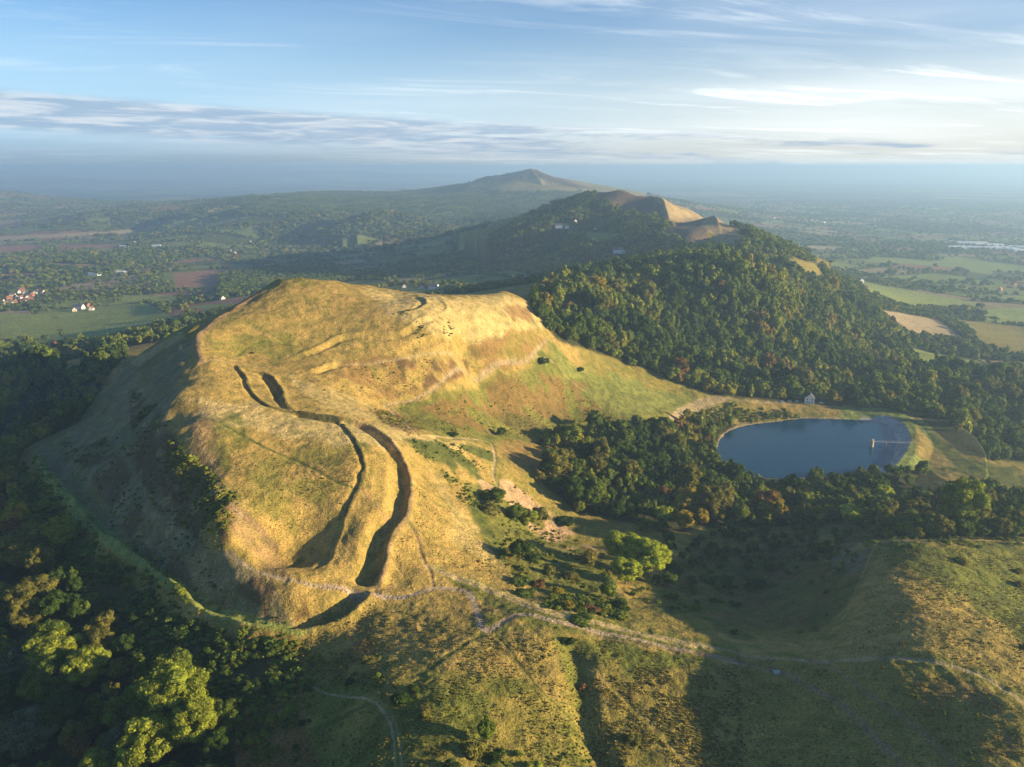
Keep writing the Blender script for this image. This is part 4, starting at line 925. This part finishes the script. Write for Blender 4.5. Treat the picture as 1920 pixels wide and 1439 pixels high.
# ------------------------------------------------------------------ instanced stuff
def hidden_collection(name, meshes, mat):
    c = bpy.data.collections.new(name)
    for i, m in enumerate(meshes):
        m.materials.clear(); m.materials.append(mat); o = bpy.data.objects.new('%s_%02d' % (name, i), m); c.objects.link(o)
    return c
def instancer(name, P, S, rot, vid, tint, coll, label, cat):
    me = bpy.data.meshes.new(name); me.vertices.add(len(P)); me.vertices.foreach_set('co', np.asarray(P, np.float32).ravel())
    for an, ty, dat, key in (('scl', 'FLOAT_VECTOR', S, 'vector'), ('rz', 'FLOAT', rot, 'value'), ('vid', 'INT', vid, 'value'), ('tint', 'FLOAT', tint, 'value')):
        a_ = me.attributes.new(an, ty, 'POINT'); a_.data.foreach_set(key, np.asarray(dat, np.int32 if ty == 'INT' else np.float32).ravel())
    ob = bpy.data.objects.new(name, me); COL.objects.link(ob); tag(ob, label, cat, None, 'stuff')
    ng = bpy.data.node_groups.new(name, 'GeometryNodeTree'); ng.interface.new_socket('Geometry', in_out='INPUT', socket_type='NodeSocketGeometry'); ng.interface.new_socket('Geometry', in_out='OUTPUT', socket_type='NodeSocketGeometry')
    N = ng.nodes.new; Lk = ng.links.new; gi = N('NodeGroupInput'); go = N('NodeGroupOutput'); ip = N('GeometryNodeInstanceOnPoints')
    ci = N('GeometryNodeCollectionInfo'); ci.inputs['Collection'].default_value = coll; ci.inputs['Separate Children'].default_value = True; ci.inputs['Reset Children'].default_value = True
    def na(nm, ty):
        q = N('GeometryNodeInputNamedAttribute'); q.data_type = ty; q.inputs['Name'].default_value = nm; return q.outputs['Attribute']
    cb = N('ShaderNodeCombineXYZ'); Lk(na('rz', 'FLOAT'), cb.inputs[2])
    Lk(gi.outputs[0], ip.inputs['Points']); Lk(ci.outputs[0], ip.inputs['Instance']); ip.inputs['Pick Instance'].default_value = True
    Lk(na('vid', 'INT'), ip.inputs['Instance Index']); Lk(cb.outputs[0], ip.inputs['Rotation']); Lk(na('scl', 'FLOAT_VECTOR'), ip.inputs['Scale']); Lk(ip.outputs[0], go.inputs[0])
    md = ob.modifiers.new('scatter', 'NODES'); md.node_group = ng; return ob
LO = [crown_mesh('wood_crown_%d' % i, 70+i, 15, 620, .10, 3, 1.0 if i < 5 else 1.35, 0, 0 if i < 5 else .6) for i in range(6)]+[crown_mesh('wood_clump_%d' % i, 80+i, 7, 110, .17, 2, .95) for i in range(4)]
wc = hidden_collection('woodland_crowns', LO, SM)
rad = np.hypot(TB[:, 0], TB[:, 1]); n_ = len(TB)
vid = np.where(rad < 1500, rng.choice([0, 1, 2, 3, 4, 0, 1, 2, 3, 4, 5], n_), 6+rng.integers(0, 4, n_))
S = np.stack([TB[:, 3]*rng.uniform(.9, 1.15, n_), TB[:, 3]*rng.uniform(.9, 1.15, n_), TB[:, 4]/1.85], 1)
instancer('woodland', TB[:, :3]-np.array([0, 0, .4]), S, rng.uniform(0, 6.28, n_), vid, TB[:, 5], wc, 'mixed autumn woodland and hedgerow trees over the slopes and the plain', 'woodland')
print('woodland', n_, 'solo', NSOLO, 'hero', NHERO)
# scrub: gorse, bracken and bramble
sc_ = []
def scrub(P, r0, r1, s, dens, rs, t0, t1, brk=.5, sc2=20):
    m = pmask(P, 8, r0, r1, .8) > .5; ii = np.flatnonzero(m); mg = m.reshape(NR, NT)
    x, y = jitgrid(xf[ii].min(), yf[ii].min(), xf[ii].max(), yf[ii].max(), s, rng)
    k = near_grid(mg, x, y) & (rng.random(len(x)) < dens) & (fbm(x/sc2, y/sc2, 3, 311) > brk); x, y = x[k], y[k]; z = bil(Z, x, y)
    r = rs*np.exp(rng.normal(0, .35, len(x))); sc_.append(np.stack([x, y, z, r, r*rng.uniform(.6, 1.1, len(x)), rng.uniform(t0, t1, len(x))], 1))
scrub([(250,730),(340,800),(350,850),(450,950),(430,1030),(380,1020),(300,960),(240,860)], 200, 700, 2.2, .8, 1.0, .1, .8, .44)
scrub([(420,1000),(460,940),(420,900),(330,830),(300,830),(340,900),(390,990)], 200, 700, 1.8, .85, 1.1, .45, .85, .4)
scrub([(100,830),(230,820),(300,960),(420,1050),(560,1110),(590,1170),(480,1160),(330,1110),(220,1000)], 200, 700, 2.4, .55, .9, .1, .95, .45)
scrub([(60,850),(200,1020),(330,1110),(420,1170),(560,1195),(560,1300),(560,1439),(400,1500),(330,1300),(200,1150),(60,950)], 180, 700, 2.6, .8, 1.4, .1, .75, .4)
scrub([(40,860),(110,960),(210,1075),(330,1150),(420,1190),(540,1215),(560,1300),(440,1330),(300,1270),(190,1180),(110,1060),(20,920)], 180, 700, 3.4, .85, 2.6, .0, .55, .3)
scrub([(430,1210),(560,1210),(600,1290),(560,1439),(430,1439)], 180, 420, 3.6, .55, 1.9, .0, .9, .4)
scrub([(400,1190),(560,1200),(620,1240),(540,1300),(520,1439),(420,1450)], 180, 420, 1.8, .85, 1.0, .5, 1., .4)
scrub([(560,1195),(720,1195),(720,1290),(600,1290)], 180, 420, 2.0, .6, .7, .2, .9, .5, 10)
scrub([(760,828),(850,828),(925,850),(935,900),(880,900),(800,860)], 300, 700, 2.2, .85, .9, .3, .6, .47, 12)
scrub([(820,880),(880,910),(970,1050),(950,1060),(880,960)], 300, 700, 2.2, .8, 1.0, .2, .6, .45, 12)
scrub([(870,900),(960,900),(1060,990),(1130,1040),(1170,1150),(1060,1165),(950,1060)], 300, 700, 2.6, .6, 1.1, .3, .98, .5, 10)
scrub([(1020,1120),(1170,1130),(1175,1165),(1100,1165),(1010,1135)], 300, 500, 1.7, .9, 1.3, .3, .7, .2)
scrub([(740,675),(985,675),(990,690),(870,712),(790,740),(740,752),(650,740),(600,700)], 300, 900, 2.6, .7, .7, .5, 1., .48, 25)
scrub([(780,770),(980,700),(1090,720),(1160,800),(1000,825),(850,820)], 300, 900, 2.4, .6, .7, .35, 1., .45, 16)
scrub([(770,600),(800,590),(860,595),(850,625),(780,645)], 300, 900, 2.2, .8, 1.0, .1, .6, .48, 10)
scrub([(740,575),(775,578),(770,592),(740,590)], 300, 900, 2.4, .8, .8, .1, .5, .4, 10); scrub([(700,597),(745,605),(735,617),(705,608)], 300, 900, 2.4, .7, .7, .1, .5, .4, 10)
scrub([(695,768),(740,775),(810,800),(770,820),(715,795)], 300, 800, 2.0, .7, .8, .4, 1., .4, 12)
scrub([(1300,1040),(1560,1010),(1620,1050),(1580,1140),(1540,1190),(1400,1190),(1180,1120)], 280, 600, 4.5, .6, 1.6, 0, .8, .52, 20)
scrub([(1270,790),(1330,765),(1480,770),(1500,782),(1380,793),(1350,812),(1330,850),(1290,860)], 500, 950, 3.2, .85, 1.9, .45, .8, .3)
scrub([(1560,1000),(1640,1015),(1930,1005),(1930,1022),(1640,1030)], 300, 600, 2.2, .7, 1.0, .3, .8, .4)
scrub([(1700,1280),(1850,1290),(1920,1400),(1800,1439),(1700,1340)], 150, 420, 2.2, .4, .7, .5, 1., .5, 10)
scrub([(840,1400),(1100,1410),(1120,1450),(800,1450)], 150, 420, 2.2, .5, .8, .3, .7, .5, 10)
scrub([(580,1100),(1400,1200),(1400,1439),(560,1439)], 150, 420, 4.0, .05, .45, .1, .9, .3, 10)
scrub([(1335,1290),(1400,1230),(1700,1260),(1900,1350),(1900,1439),(1390,1439)], 150, 420, 4.5, .06, .5, .3, .9, .3, 10)
SA = np.vstack(sc_); nn = len(SA)
for L in PL:
    a_ = L[::2]; 
    for q in a_: SA = SA[(SA[:, 0]-q[0])**2+(SA[:, 1]-q[1])**2 > 4.5] if len(SA) else SA
nn = len(SA)
SB = [crown_mesh('scrub_%d' % i, 95+i, 7, 130, .16, 2, .7, .3) for i in range(5)]
sc2 = hidden_collection('scrub_clumps', SB, SM)
instancer('scrub', SA[:, :3]-np.array([0, 0, .15]), np.stack([SA[:, 3], SA[:, 3]*rng.uniform(.7, 1.3, nn), SA[:, 4]], 1), rng.uniform(0, 6.28, nn), rng.integers(0, 5, nn), SA[:, 5], sc2, 'gorse, bramble and rusty bracken scattered over the slopes', 'scrub')
print('scrub', nn)
# ------------------------------------------------------------------ tussocks of dry grass
def tuss_mesh(name, seed):
    g = np.random.default_rng(seed); n_ = 46; a = g.uniform(0, 6.28, n_); l = g.uniform(.35, 1., n_); w_ = g.uniform(.10, .2, n_); hh = (1.1-l*.75)
    b = np.stack([np.cos(a), np.sin(a)], 1); t = np.stack([-np.sin(a), np.cos(a)], 1); z0 = np.zeros((n_, 1))-.15
    p0 = np.hstack([b*.08-t*w_[:, None], z0]); p1 = np.hstack([b*.08+t*w_[:, None], z0])
    p2 = np.hstack([b*l[:, None]*.6+t*w_[:, None]*.8, hh[:, None]]); p3 = np.hstack([b*l[:, None]*.6-t*w_[:, None]*.8, hh[:, None]])
    V1 = np.stack([p0, p1, p2, p3], 1).reshape(-1, 3); return mesh_np(name, V1, np.arange(len(V1)).reshape(-1, 4), None, False)
tm = leafmat('dry_grass_tufts', None, None, True)
for nd in tm.node_tree.nodes:
    if nd.type == 'VALTORGB':
        for e_, c_ in zip(nd.color_ramp.elements, [(.14,.15,.032), (.20,.19,.042), (.26,.22,.06), (.36,.29,.10), (.44,.36,.15), (.34,.25,.09), (.22,.14,.06)]): e_.color = (*c_, 1)
tc_ = hidden_collection('grass_tufts', [tuss_mesh('tuft_%d' % i, i) for i in range(4)], tm)
ts = []
def tuss(P, s, dens, brk, rs, t0, t1):
    m = pmask(P, 8, 150, 520, .8) > .5; ii = np.flatnonzero(m); mg = m.reshape(NR, NT)
    x, y = jitgrid(xf[ii].min(), yf[ii].min(), xf[ii].max(), yf[ii].max(), s, rng)
    k = near_grid(mg, x, y) & (rng.random(len(x)) < dens) & (fbm(x/8, y/8, 3, 401) > brk); x, y = x[k], y[k]; z = bil(Z, x, y); n_ = len(x)
    r = rs*np.exp(rng.normal(0, .3, n_)); ts.append(np.stack([x, y, z, r, r*rng.uniform(.35, .65, n_), np.clip(t0+.08+(t1-t0)*rng.random(n_)+(fbm(x/20, y/20, 3, 402)-.5)*.5, 0, 1)], 1))
tuss([(560,1200),(700,1130),(900,1190),(1100,1190),(1390,1250),(1400,1500),(540,1500)], 1.15, .5, .42, .62, .2, .75)
tuss([(1110,1260),(1250,1250),(1390,1260),(1395,1500),(1110,1500)], 1.1, .8, .40, .75, .35, .85)
tuss([(1390,1250),(1700,1250),(1920,1340),(1960,1500),(1390,1500)], 1.5, .6, .45, .6, .2, .8)
tuss([(1640,1030),(1930,1020),(1960,1320),(1750,1235),(1600,1220)], 1.4, .7, .42, .6, .2, .8)
tuss([(480,860),(680,830),(690,900),(640,960),(560,1010),(480,980),(400,850)], 1.6, .6, .45, .6, .3, .85)
tuss([(770,900),(960,1060),(1000,1110),(820,1050),(780,970)], 1.5, .6, .45, .6, .4, .85)
tuss([(720,1010),(780,1000),(800,1090),(720,1105)], 1.5, .5, .45, .5, .5, .8)
UA = np.vstack(ts)
for L in PL:
    for q in L[::1]:
        if np.hypot(*q) < 520: UA = UA[(UA[:, 0]-q[0])**2+(UA[:, 1]-q[1])**2 > 2.6]
nu = len(UA); print('tufts', nu)
instancer('grass_tussocks', UA[:, :3], np.stack([UA[:, 3], UA[:, 3], UA[:, 4]], 1), rng.uniform(0, 6.28, nu), rng.integers(0, 4, nu), UA[:, 5], tc_, 'tussocks of dry and green grass on the near slopes', 'grass')
# ------------------------------------------------------------------ water
wm, nt, b = newmat('reservoir_water'); b.inputs['Base Color'].default_value = (.003, .05, .105, 1); b.inputs['Roughness'].default_value = .05; b.inputs['IOR'].default_value = 1.2
nz = nt.nodes.new('ShaderNodeTexNoise'); nz.inputs['Scale'].default_value = .55; nz.inputs['Detail'].default_value = 3; g_ = nt.nodes.new('ShaderNodeNewGeometry'); nt.links.new(g_.outputs['Position'], nz.inputs['Vector'])
bp = nt.nodes.new('ShaderNodeBump'); bp.inputs['Strength'].default_value = .3; bp.inputs['Distance'].default_value = .3; nt.links.new(nz.outputs[0], bp.inputs['Height']); nt.links.new(bp.outputs[0], b.inputs['Normal'])
wpoly = WPs[:-1]; c0 = wpoly.mean(0); Vw = []
for q in wpoly: d_ = q-c0; Vw.append((*(q+d_/np.linalg.norm(d_)*1.2), WL))
me = bpy.data.meshes.new('reservoir_water'); me.from_pydata([(c0[0], c0[1], WL)]+Vw, [], [(0, i+1, (i+1) % len(Vw)+1) for i in range(len(Vw))]); me.materials.append(wm)
import bmesh
bm = bmesh.new(); bm.from_mesh(me); bmesh.ops.recalc_face_normals(bm, faces=bm.faces)
if bm.faces[0].normal.z < 0: bmesh.ops.reverse_faces(bm, faces=bm.faces)
bm.to_mesh(me); bm.free()
wo = bpy.data.objects.new('water', me); COL.objects.link(wo); wo['kind'] = 'structure'
# ------------------------------------------------------------------ buildings
white = simple('white_render', (.74, .74, .72), .8, .08, 1.); cream = simple('cream_render', (.62, .56, .45), .8, .1, 1.); brick = simple('red_brick', (.33, .15, .09), .85, .2, 4)
slate = simple('slate_roof', (.11, .115, .13), .7, .2, 3); tile = simple('tiled_roof', (.28, .13, .08), .8, .25, 3); glass = simple('window_glass', (.02, .025, .03), .15, .1, 1, .5); frame = simple('painted_timber', (.7, .7, .68), .6, .05, 2)
metal = simple('pale_sheet_metal', (.66, .70, .72), .45, .08, .5); stonem = simple('dressed_stone', (.42, .37, .30), .85, .2, 2); rail = simple('grey_railing', (.35, .35, .34), .5, .1, 2); rockm = simple('pale_boulder', (.40, .40, .38), .9, .3, 1.2)
def mb(name, boxes=(), prisms=(), quads=(), mat=None, parent=None):
    V, F_ = [], []
    for (x0, y0, z0, x1, y1, z1) in boxes:
        n0 = len(V); V += [(x0,y0,z0),(x1,y0,z0),(x1,y1,z0),(x0,y1,z0),(x0,y0,z1),(x1,y0,z1),(x1,y1,z1),(x0,y1,z1)]
        F_ += [[n0+i for i in f] for f in ((0,3,2,1),(4,5,6,7),(0,1,5,4),(1,2,6,5),(2,3,7,6),(3,0,4,7))]
    for (Pv, Pf) in prisms:
        n0 = len(V); V += Pv; F_ += [[n0+i for i in f] for f in Pf]
    me = bpy.data.meshes.new(name); me.from_pydata(V, [], F_); me.update()
    if mat: me.materials.append(mat)
    o = bpy.data.objects.new(name, me); COL.objects.link(o)
    if parent: o.parent = parent
    return o
def make_house(w_, d_, h_, wallm, roofm, pitch=.8, chim=True, wins=True, name='house'):
    """gable ends face -y and +y; w_ along x, d_ along y"""
    e = bpy.data.objects.new(name, None); COL.objects.link(e); e.empty_display_size = .5
    rz_ = w_/2*pitch
    V = [(-w_/2,-d_/2,-1.5),(w_/2,-d_/2,-1.5),(w_/2,d_/2,-1.5),(-w_/2,d_/2,-1.5),(-w_/2,-d_/2,h_),(w_/2,-d_/2,h_),(w_/2,d_/2,h_),(-w_/2,d_/2,h_),(0,-d_/2,h_+rz_),(0,d_/2,h_+rz_)]
    mb('wall', prisms=[(V, [(0,3,2,1),(0,1,5,8,4),(2,3,7,9,6),(1,2,6,5),(3,0,4,7)])], mat=wallm, parent=e)
    o_ = .45; t_ = .22; ys = d_/2+.4; pr = []
    for sg in (-1, 1):
        a_ = (sg*(w_/2+o_), h_-o_*pitch); b_ = (0., h_+rz_)
        v = [(a_[0],-ys,a_[1]+.02),(b_[0],-ys,b_[1]+.02),(b_[0],ys,b_[1]+.02),(a_[0],ys,a_[1]+.02),(a_[0],-ys,a_[1]+t_),(b_[0],-ys,b_[1]+t_),(b_[0],ys,b_[1]+t_),(a_[0],ys,a_[1]+t_)]
        pr.append((v, [(0,1,2,3),(7,6,5,4),(0,4,5,1),(1,5,6,2),(2,6,7,3),(3,7,4,0)]))
    rf = mb('roof', prisms=pr, mat=roofm, parent=e)
    if chim: mb('chimney', boxes=[(-.45+.0, -d_*.3, h_+rz_*.6, .45, -d_*.3+.9, h_+rz_+1.3)], mat=brick, parent=rf)
    if wins:
        def win(x0, z0, ww, hh, ysg):
            y_ = ysg*d_/2; f_ = mb('window', boxes=[(x0-ww/2-.1, min(y_, y_+ysg*.06), z0-.1, x0+ww/2+.1, max(y_, y_+ysg*.06), z0+hh+.1)], mat=frame, parent=e)
            mb('pane', boxes=[(x0-ww/2, min(y_, y_+ysg*.08), z0, x0+ww/2, max(y_, y_+ysg*.08), z0+hh)], mat=glass, parent=f_)
        for zz in ([.9, 3.6] if h_ > 4 else [.9]):
            for xx in (-w_*.25, w_*.25): win(xx, zz, 1.3, 1.3, -1)
        for sg in (-1, 1):
            for yy in (-d_*.28, d_*.05, d_*.33):
                x_ = sg*w_/2; f_ = mb('window', boxes=[(min(x_, x_+sg*.06), yy-.75, 1., max(x_, x_+sg*.06), yy+.75, 2.4)], mat=frame, parent=e)
                mb('pane', boxes=[(min(x_, x_+sg*.08), yy-.65, 1.1, max(x_, x_+sg*.08), yy+.65, 2.3)], mat=glass, parent=f_)
        dd = mb('door', boxes=[(-.55, -d_/2-.07, 0, .55, -d_/2, 2.1)], mat=simple('door_paint', (.12, .16, .14), .5), parent=e)
        mb('handle', boxes=[(.35, -d_/2-.12, 1.0, .42, -d_/2-.07, 1.15)], mat=rail, parent=dd)
    return e
def copy_tree(o, parent=None):
    c = o.copy(); COL.objects.link(c); c.parent = parent
    for ch in list(o.children): copy_tree(ch, c)
    return c
protos = {}
def house(kind, px, py, rot, label, group=None, zoff=0.):
    g = hit(px, py, 300 if py > 600 or kind == 'inn' else 1000)
    first = kind not in protos
    if first: protos[kind] = make_house(*HK[kind][0], **HK[kind][1])
    e = protos[kind] if first else copy_tree(protos[kind])
    e.location = (g[0], g[1], ground_z(g[0], g[1])+zoff); e.rotation_euler = (0, 0, R(rot)); tag(e, label, HK[kind][2], group); return e
HK = {'inn': ((9.5, 12, 5.6, white, slate, .95), {}, 'house'), 'cottage': ((8, 12, 4.8, white, tile, .9), {}, 'house'), 'brickhouse': ((9, 12, 5, brick, tile, .9), {}, 'house'), 'creamhouse': ((9, 13, 5, cream, slate, .9), {}, 'house'),
      'villa': ((12, 18, 6.5, white, slate, .8), {}, 'house'), 'barn': ((16, 34, 5.5, metal, metal, .35), dict(chim=False, wins=False, name='barn'), 'barn'), 'shed': ((42, 90, 8, white, metal, .2), dict(chim=False, wins=False, name='warehouse'), 'warehouse')}
def trees_off(g, r):
    pass
HL = [('inn',1517,754,-18,'white gabled house by the road above the reservoir'),
 ('cottage',790,543,20,'white cottage below the camp, left of its neighbours'), ('brickhouse',800,541,60,'brick house with tiled roof between the white ones beyond the camp'), ('villa',813,543,75,'white house right of the brick one in the valley beyond the camp'), ('cottage',758,541,10,'lone small white cottage in the valley beyond the camp'),
 ('villa',1074,566,70,'white house half hidden by trees at the pass, left one'), ('villa',1092,574,60,'white house half hidden by trees at the pass, right one'),
 ('villa',1157,474,80,'white house on the wooded hillside, left of the cluster'), ('cottage',1163,470,30,'white cottage at the top of the hillside cluster'), ('cottage',1168,474,0,'white cottage at the right of the hillside cluster'), ('cottage',1138,492,20,'lone white cottage below the hillside cluster'),
 ('villa',1048,428,85,'long white house high on the shaded hillside, left'), ('villa',1060,428,80,'long white house high on the shaded hillside, right'), ('cottage',1118,431,30,'small white house right of the long ones on the shaded hillside'), ('cottage',1077,418,30,'small white house above the long ones on the shaded hillside'),
 ('villa',150,580,80,'large white farmhouse at the edge of the green fields on the left'), ('creamhouse',140,584,30,'cream outbuilding left of the white farmhouse'), ('brickhouse',164,575,60,'brick house behind the white farmhouse'), ('cottage',172,582,10,'small white cottage right of the white farmhouse'),
 ('barn',177,517,80,'long pale barn among trees on the left plain'), ('barn',225,513,85,'second pale barn right of the long one on the left plain'),
 ('cottage',417,562,40,'little house by the woods left of the camp summit'), ('cottage',395,563,70,'little house left of the one by the camp summit woods'),
 ('barn',233,464,88,'pale barn on the far left plain beside a red field'), ('cottage',253,456,20,'small white house on the far left plain'), ('barn',293,463,85,'long pale building on the far left plain, rightmost'), ('cottage',83,477,30,'white house in the trees on the far left plain'), ('cottage',71,502,60,'white cottage above the village on the left'),
 ('villa',1612,530,10,'white house at the foot of the wooded hill on the right'), ('brickhouse',1620,544,75,'dark roofed house below the wooded hill'), ('brickhouse',1892,690,40,'red brick house among trees at the right edge'), ('creamhouse',1908,693,70,'house beside the red brick one at the right edge'), ('brickhouse',1900,535,20,'brick house in the right-hand village')]
for i, (k_, px, py, ro, lb) in enumerate(HL): house(k_, px, py, ro, lb)
vill = [(4,568),(18,562),(24,556),(30,560),(36,550),(42,546),(48,552),(40,561),(52,560),(60,556),(66,552),(73,548),(80,550),(30,568),(46,566),(12,572),(86,553),(58,565),(20,570),(36,541)]
vk = ['cottage', 'brickhouse', 'creamhouse', 'cottage']
for i, (px, py) in enumerate(vill):
    k_ = vk[i % 4]; nm = {'cottage': 'white house with tiled roof', 'brickhouse': 'red brick house', 'creamhouse': 'cream house with slate roof'}[k_]
    house(k_, px, py, random.uniform(0, 180), f'{nm} in the village at the left edge of the plain', 'village houses at the left edge')
for i, (px, py) in enumerate([(385,474),(400,476),(430,472),(440,476),(515,466),(525,468),(545,465),(555,464),(500,470),(300,440),(470,455),(620,478)]):
    house(vk[i % 4], px, py, random.uniform(0, 180), {'cottage': 'tiny white house', 'brickhouse': 'tiny brick house', 'creamhouse': 'tiny cream house'}[vk[i % 4]]+' in the hazy village beyond the camp', 'hazy village houses')
for i, (px, py) in enumerate([(1800,457),(1815,459),(1830,458),(1845,462),(1790,466),(1860,462),(1870,467),(1885,469),(1835,467),(1910,466),(1918,472)]):
    house('shed', px, py, 80+random.uniform(-12, 12), 'white warehouse of the trading estate on the hazy right plain', 'warehouses on the right plain')
for i, (px, py) in enumerate([(1450,410),(1465,413),(1480,392),(1490,413),(1520,415),(1535,413),(1545,418),(1560,412),(1640,425),(1655,385),(1850,349),(1590,345),(1600,346),(1580,345)]):
    house(('villa', 'creamhouse')[i % 2], px, py, random.uniform(0, 180), ('pale villa', 'cream house')[i % 2]+' in the distant town right of the hill chain', 'distant town houses')
for i, (px, py) in enumerate([(1885,532),(1893,540),(1905,528),(1912,541),(1875,545)]):
    house('brickhouse', px, py, random.uniform(0, 180), 'red brick house in the village at the right edge of the plain', 'right-hand village houses')
# ------------------------------------------------------------------ reservoir tower and footbridge
tx, ty, _ = at_z(1634, 838, WL)
tw = bpy.data.objects.new('valve_tower', None); COL.objects.link(tw); tw.location = (tx, ty, WL); tag(tw, 'pale round valve tower standing in the reservoir', 'tower')
def ring(r_, z_, n=20): return [(r_*math.cos(i*2*math.pi/n), r_*math.sin(i*2*math.pi/n), z_) for i in range(n)]
def lathe(name, prof, mat, parent, n=20):
    V = []; F_ = []
    for r_, z_ in prof: V += ring(r_, z_, n)
    for i in range(len(prof)-1):
        for j in range(n): F_.append((i*n+j, i*n+(j+1) % n, (i+1)*n+(j+1) % n, (i+1)*n+j))
    F_.append(tuple(range(n))[::-1]); F_.append(tuple(range((len(prof)-1)*n, len(prof)*n)))
    me = bpy.data.meshes.new(name); me.from_pydata(V, [], F_); me.materials.append(mat); o = bpy.data.objects.new(name, me); COL.objects.link(o); o.parent = parent; return o
lathe('shaft', [(1.9, -4), (1.7, 0), (1.6, 4.6), (2.1, 4.9), (2.1, 5.2)], stonem, tw)
lathe('cap', [(1.2, 5.2), (1.2, 6.6), (1.45, 6.6), (.1, 7.6)], stonem, tw)
mb('railing', boxes=[(2.0*math.cos(a)-.05, 2.0*math.sin(a)-.05, 5.2, 2.0*math.cos(a)+.05, 2.0*math.sin(a)+.05, 6.3) for a in np.arange(0, 6.28, .52)], mat=rail, parent=tw)
ex, ey, _ = at_z(1712, 832, 182.4); L_ = math.hypot(ex-tx, ey-ty)
fb = bpy.data.objects.new('footbridge', None); COL.objects.link(fb); fb.location = (tx, ty, WL); fb.rotation_euler = (0, 0, math.atan2(ey-ty, ex-tx)); tag(fb, 'slender footbridge from the dam to the valve tower', 'bridge')
mb('deck', boxes=[(1.9, -.6, 4.75, L_, .6, 5.0)], mat=rail, parent=fb)
for sg in (-1, 1): mb('railing', boxes=[(1.9, sg*.6-.04, 5.95, L_, sg*.6+.04, 6.05)]+[(x_-.04, sg*.6-.035, 5.0, x_+.04, sg*.6+.035, 5.95) for x_ in np.arange(2.5, L_, 2.)], mat=rail, parent=fb)
for x_ in (L_*.36, L_*.68): mb('pier', boxes=[(x_-.3, -.5, -5, x_+.3, .5, 4.75)], mat=stonem, parent=fb)
# ------------------------------------------------------------------ boulder
bl = hit(1456, 1263); V_, F_ = CS[5]; g2 = np.random.default_rng(3)
vv = V_*(1+.18*(fbm(V_[:, 0]*1.5+3, V_[:, 1]*1.5+V_[:, 2]*2, 3, 5)-.5)[:, None]*3)*np.array([1.5, 1.1, .9])
me = mesh_np('boulder', vv, F_, rockm, False); bo = bpy.data.objects.new('boulder', me); COL.objects.link(bo); bo.location = (bl[0], bl[1], bl[2]+.4); tag(bo, 'pale boulder in the shaded grass below the valley path', 'rock')
# ------------------------------------------------------------------ cars by the white house
def make_car(paint):
    e = bpy.data.objects.new('parked_car', None); COL.objects.link(e)
    prof = [(-2.1,.35),(-2.15,.75),(-1.9,.95),(-1.35,1.0),(-.8,1.42),(.75,1.45),(1.35,.98),(2.0,.88),(2.15,.6),(2.1,.35)]
    n = len(prof); V = [(x_, -.85, z_) for x_, z_ in prof]+[(x_, .85, z_) for x_, z_ in prof]
    V = [(x_, y_*(.8 if z_ > 1.1 else 1), z_) for x_, y_, z_ in V]
    Fc = [tuple(range(n)), tuple(range(2*n-1, n-1, -1))]+[(i, n+i, n+(i+1) % n, (i+1) % n) for i in range(n)]
    mb('body', prisms=[(V, Fc)], mat=paint, parent=e)
    mb('windows', boxes=[(-1.0, -.80, 1.02, 1.05, .80, 1.34)], mat=glass, parent=e)
    for x_ in (-1.35, 1.35):
        for sg in (-1, 1):
            Vw = [(x_+.33*math.cos(a), sg*.88+o_, .33+.33*math.sin(a)) for o_ in (-.1, .06) for a in np.arange(12)*math.pi/6]
            w_ = mb('wheel', prisms=[(Vw, [tuple(range(12)), tuple(range(23, 11, -1))]+[(i, 12+i, 12+(i+1) % 12, (i+1) % 12) for i in range(12)])], mat=simple('tyre', (.02, .02, .02), .9), parent=e)
    return e
cw = simple('white_car_paint', (.7, .72, .75), .3, .02); cb_ = simple('blue_car_paint', (.12, .2, .35), .3, .05); cg = simple('silver_car_paint', (.45, .47, .5), .3, .05)
for px, py, pm_, lb in [(1494, 754, cw, 'white car parked nearest the left wall of the white house'), (1480, 754, cg, 'silver car parked left of the white car by the road'), (1466, 754, cb_, 'blue car parked leftmost on the roadside by the reservoir'), (1540, 757, cw, 'white car parked right of the white house')]:
    c_ = make_car(pm_); g = hit(px, py); c_.location = (g[0], g[1], ground_z(g[0], g[1])+.05); c_.rotation_euler = (0, 0, R(random.uniform(-20, 20))); tag(c_, lb, 'car')

# ------------------------------------------------------------------ flights of steps on the main path
stepm = simple('worn_step_edge', (.36, .30, .22), .9, .2, 3)
def flight(pix, label, gap=1.9):
    L = wline(pix, .5); ds = np.r_[0, np.cumsum(np.hypot(*np.diff(L, axis=0).T))]; root = None; proto = None
    g0 = L[0]; root = bpy.data.objects.new('flight_of_steps', None); COL.objects.link(root); root.location = (g0[0], g0[1], ground_z(*g0)); tag(root, label, 'steps'); root.empty_display_size = .5
    for dist in np.arange(.5, ds[-1], gap):
        i = min(int(np.searchsorted(ds, dist)), len(L)-2); p = L[i]; d = L[i+1]-L[i]
        if proto is None: o = proto = mb('step', boxes=[(-.2, -1.05, -.35, .2, 1.05, .12)], mat=stepm)
        else: o = proto.copy(); COL.objects.link(o)
        o.parent = root; o.location = (p[0]-g0[0], p[1]-g0[1], ground_z(*p)-root.location.z); o.rotation_euler = (0, 0, math.atan2(d[1], d[0]))
flight([(562,1088),(600,1100),(650,1109),(680,1112)], 'flight of worn steps climbing the hill left of the ditch crossing')
flight([(706,1113),(740,1121),(770,1118)], 'short flight of steps just right of the ditch crossing')
flight([(876,1110),(886,1124),(896,1152),(906,1176)], 'steep flight of steps down to the sharp bend of the path')
flight([(990,1153),(1010,1158),(1030,1163)], 'last short flight of steps on the path right of the sharp bend')
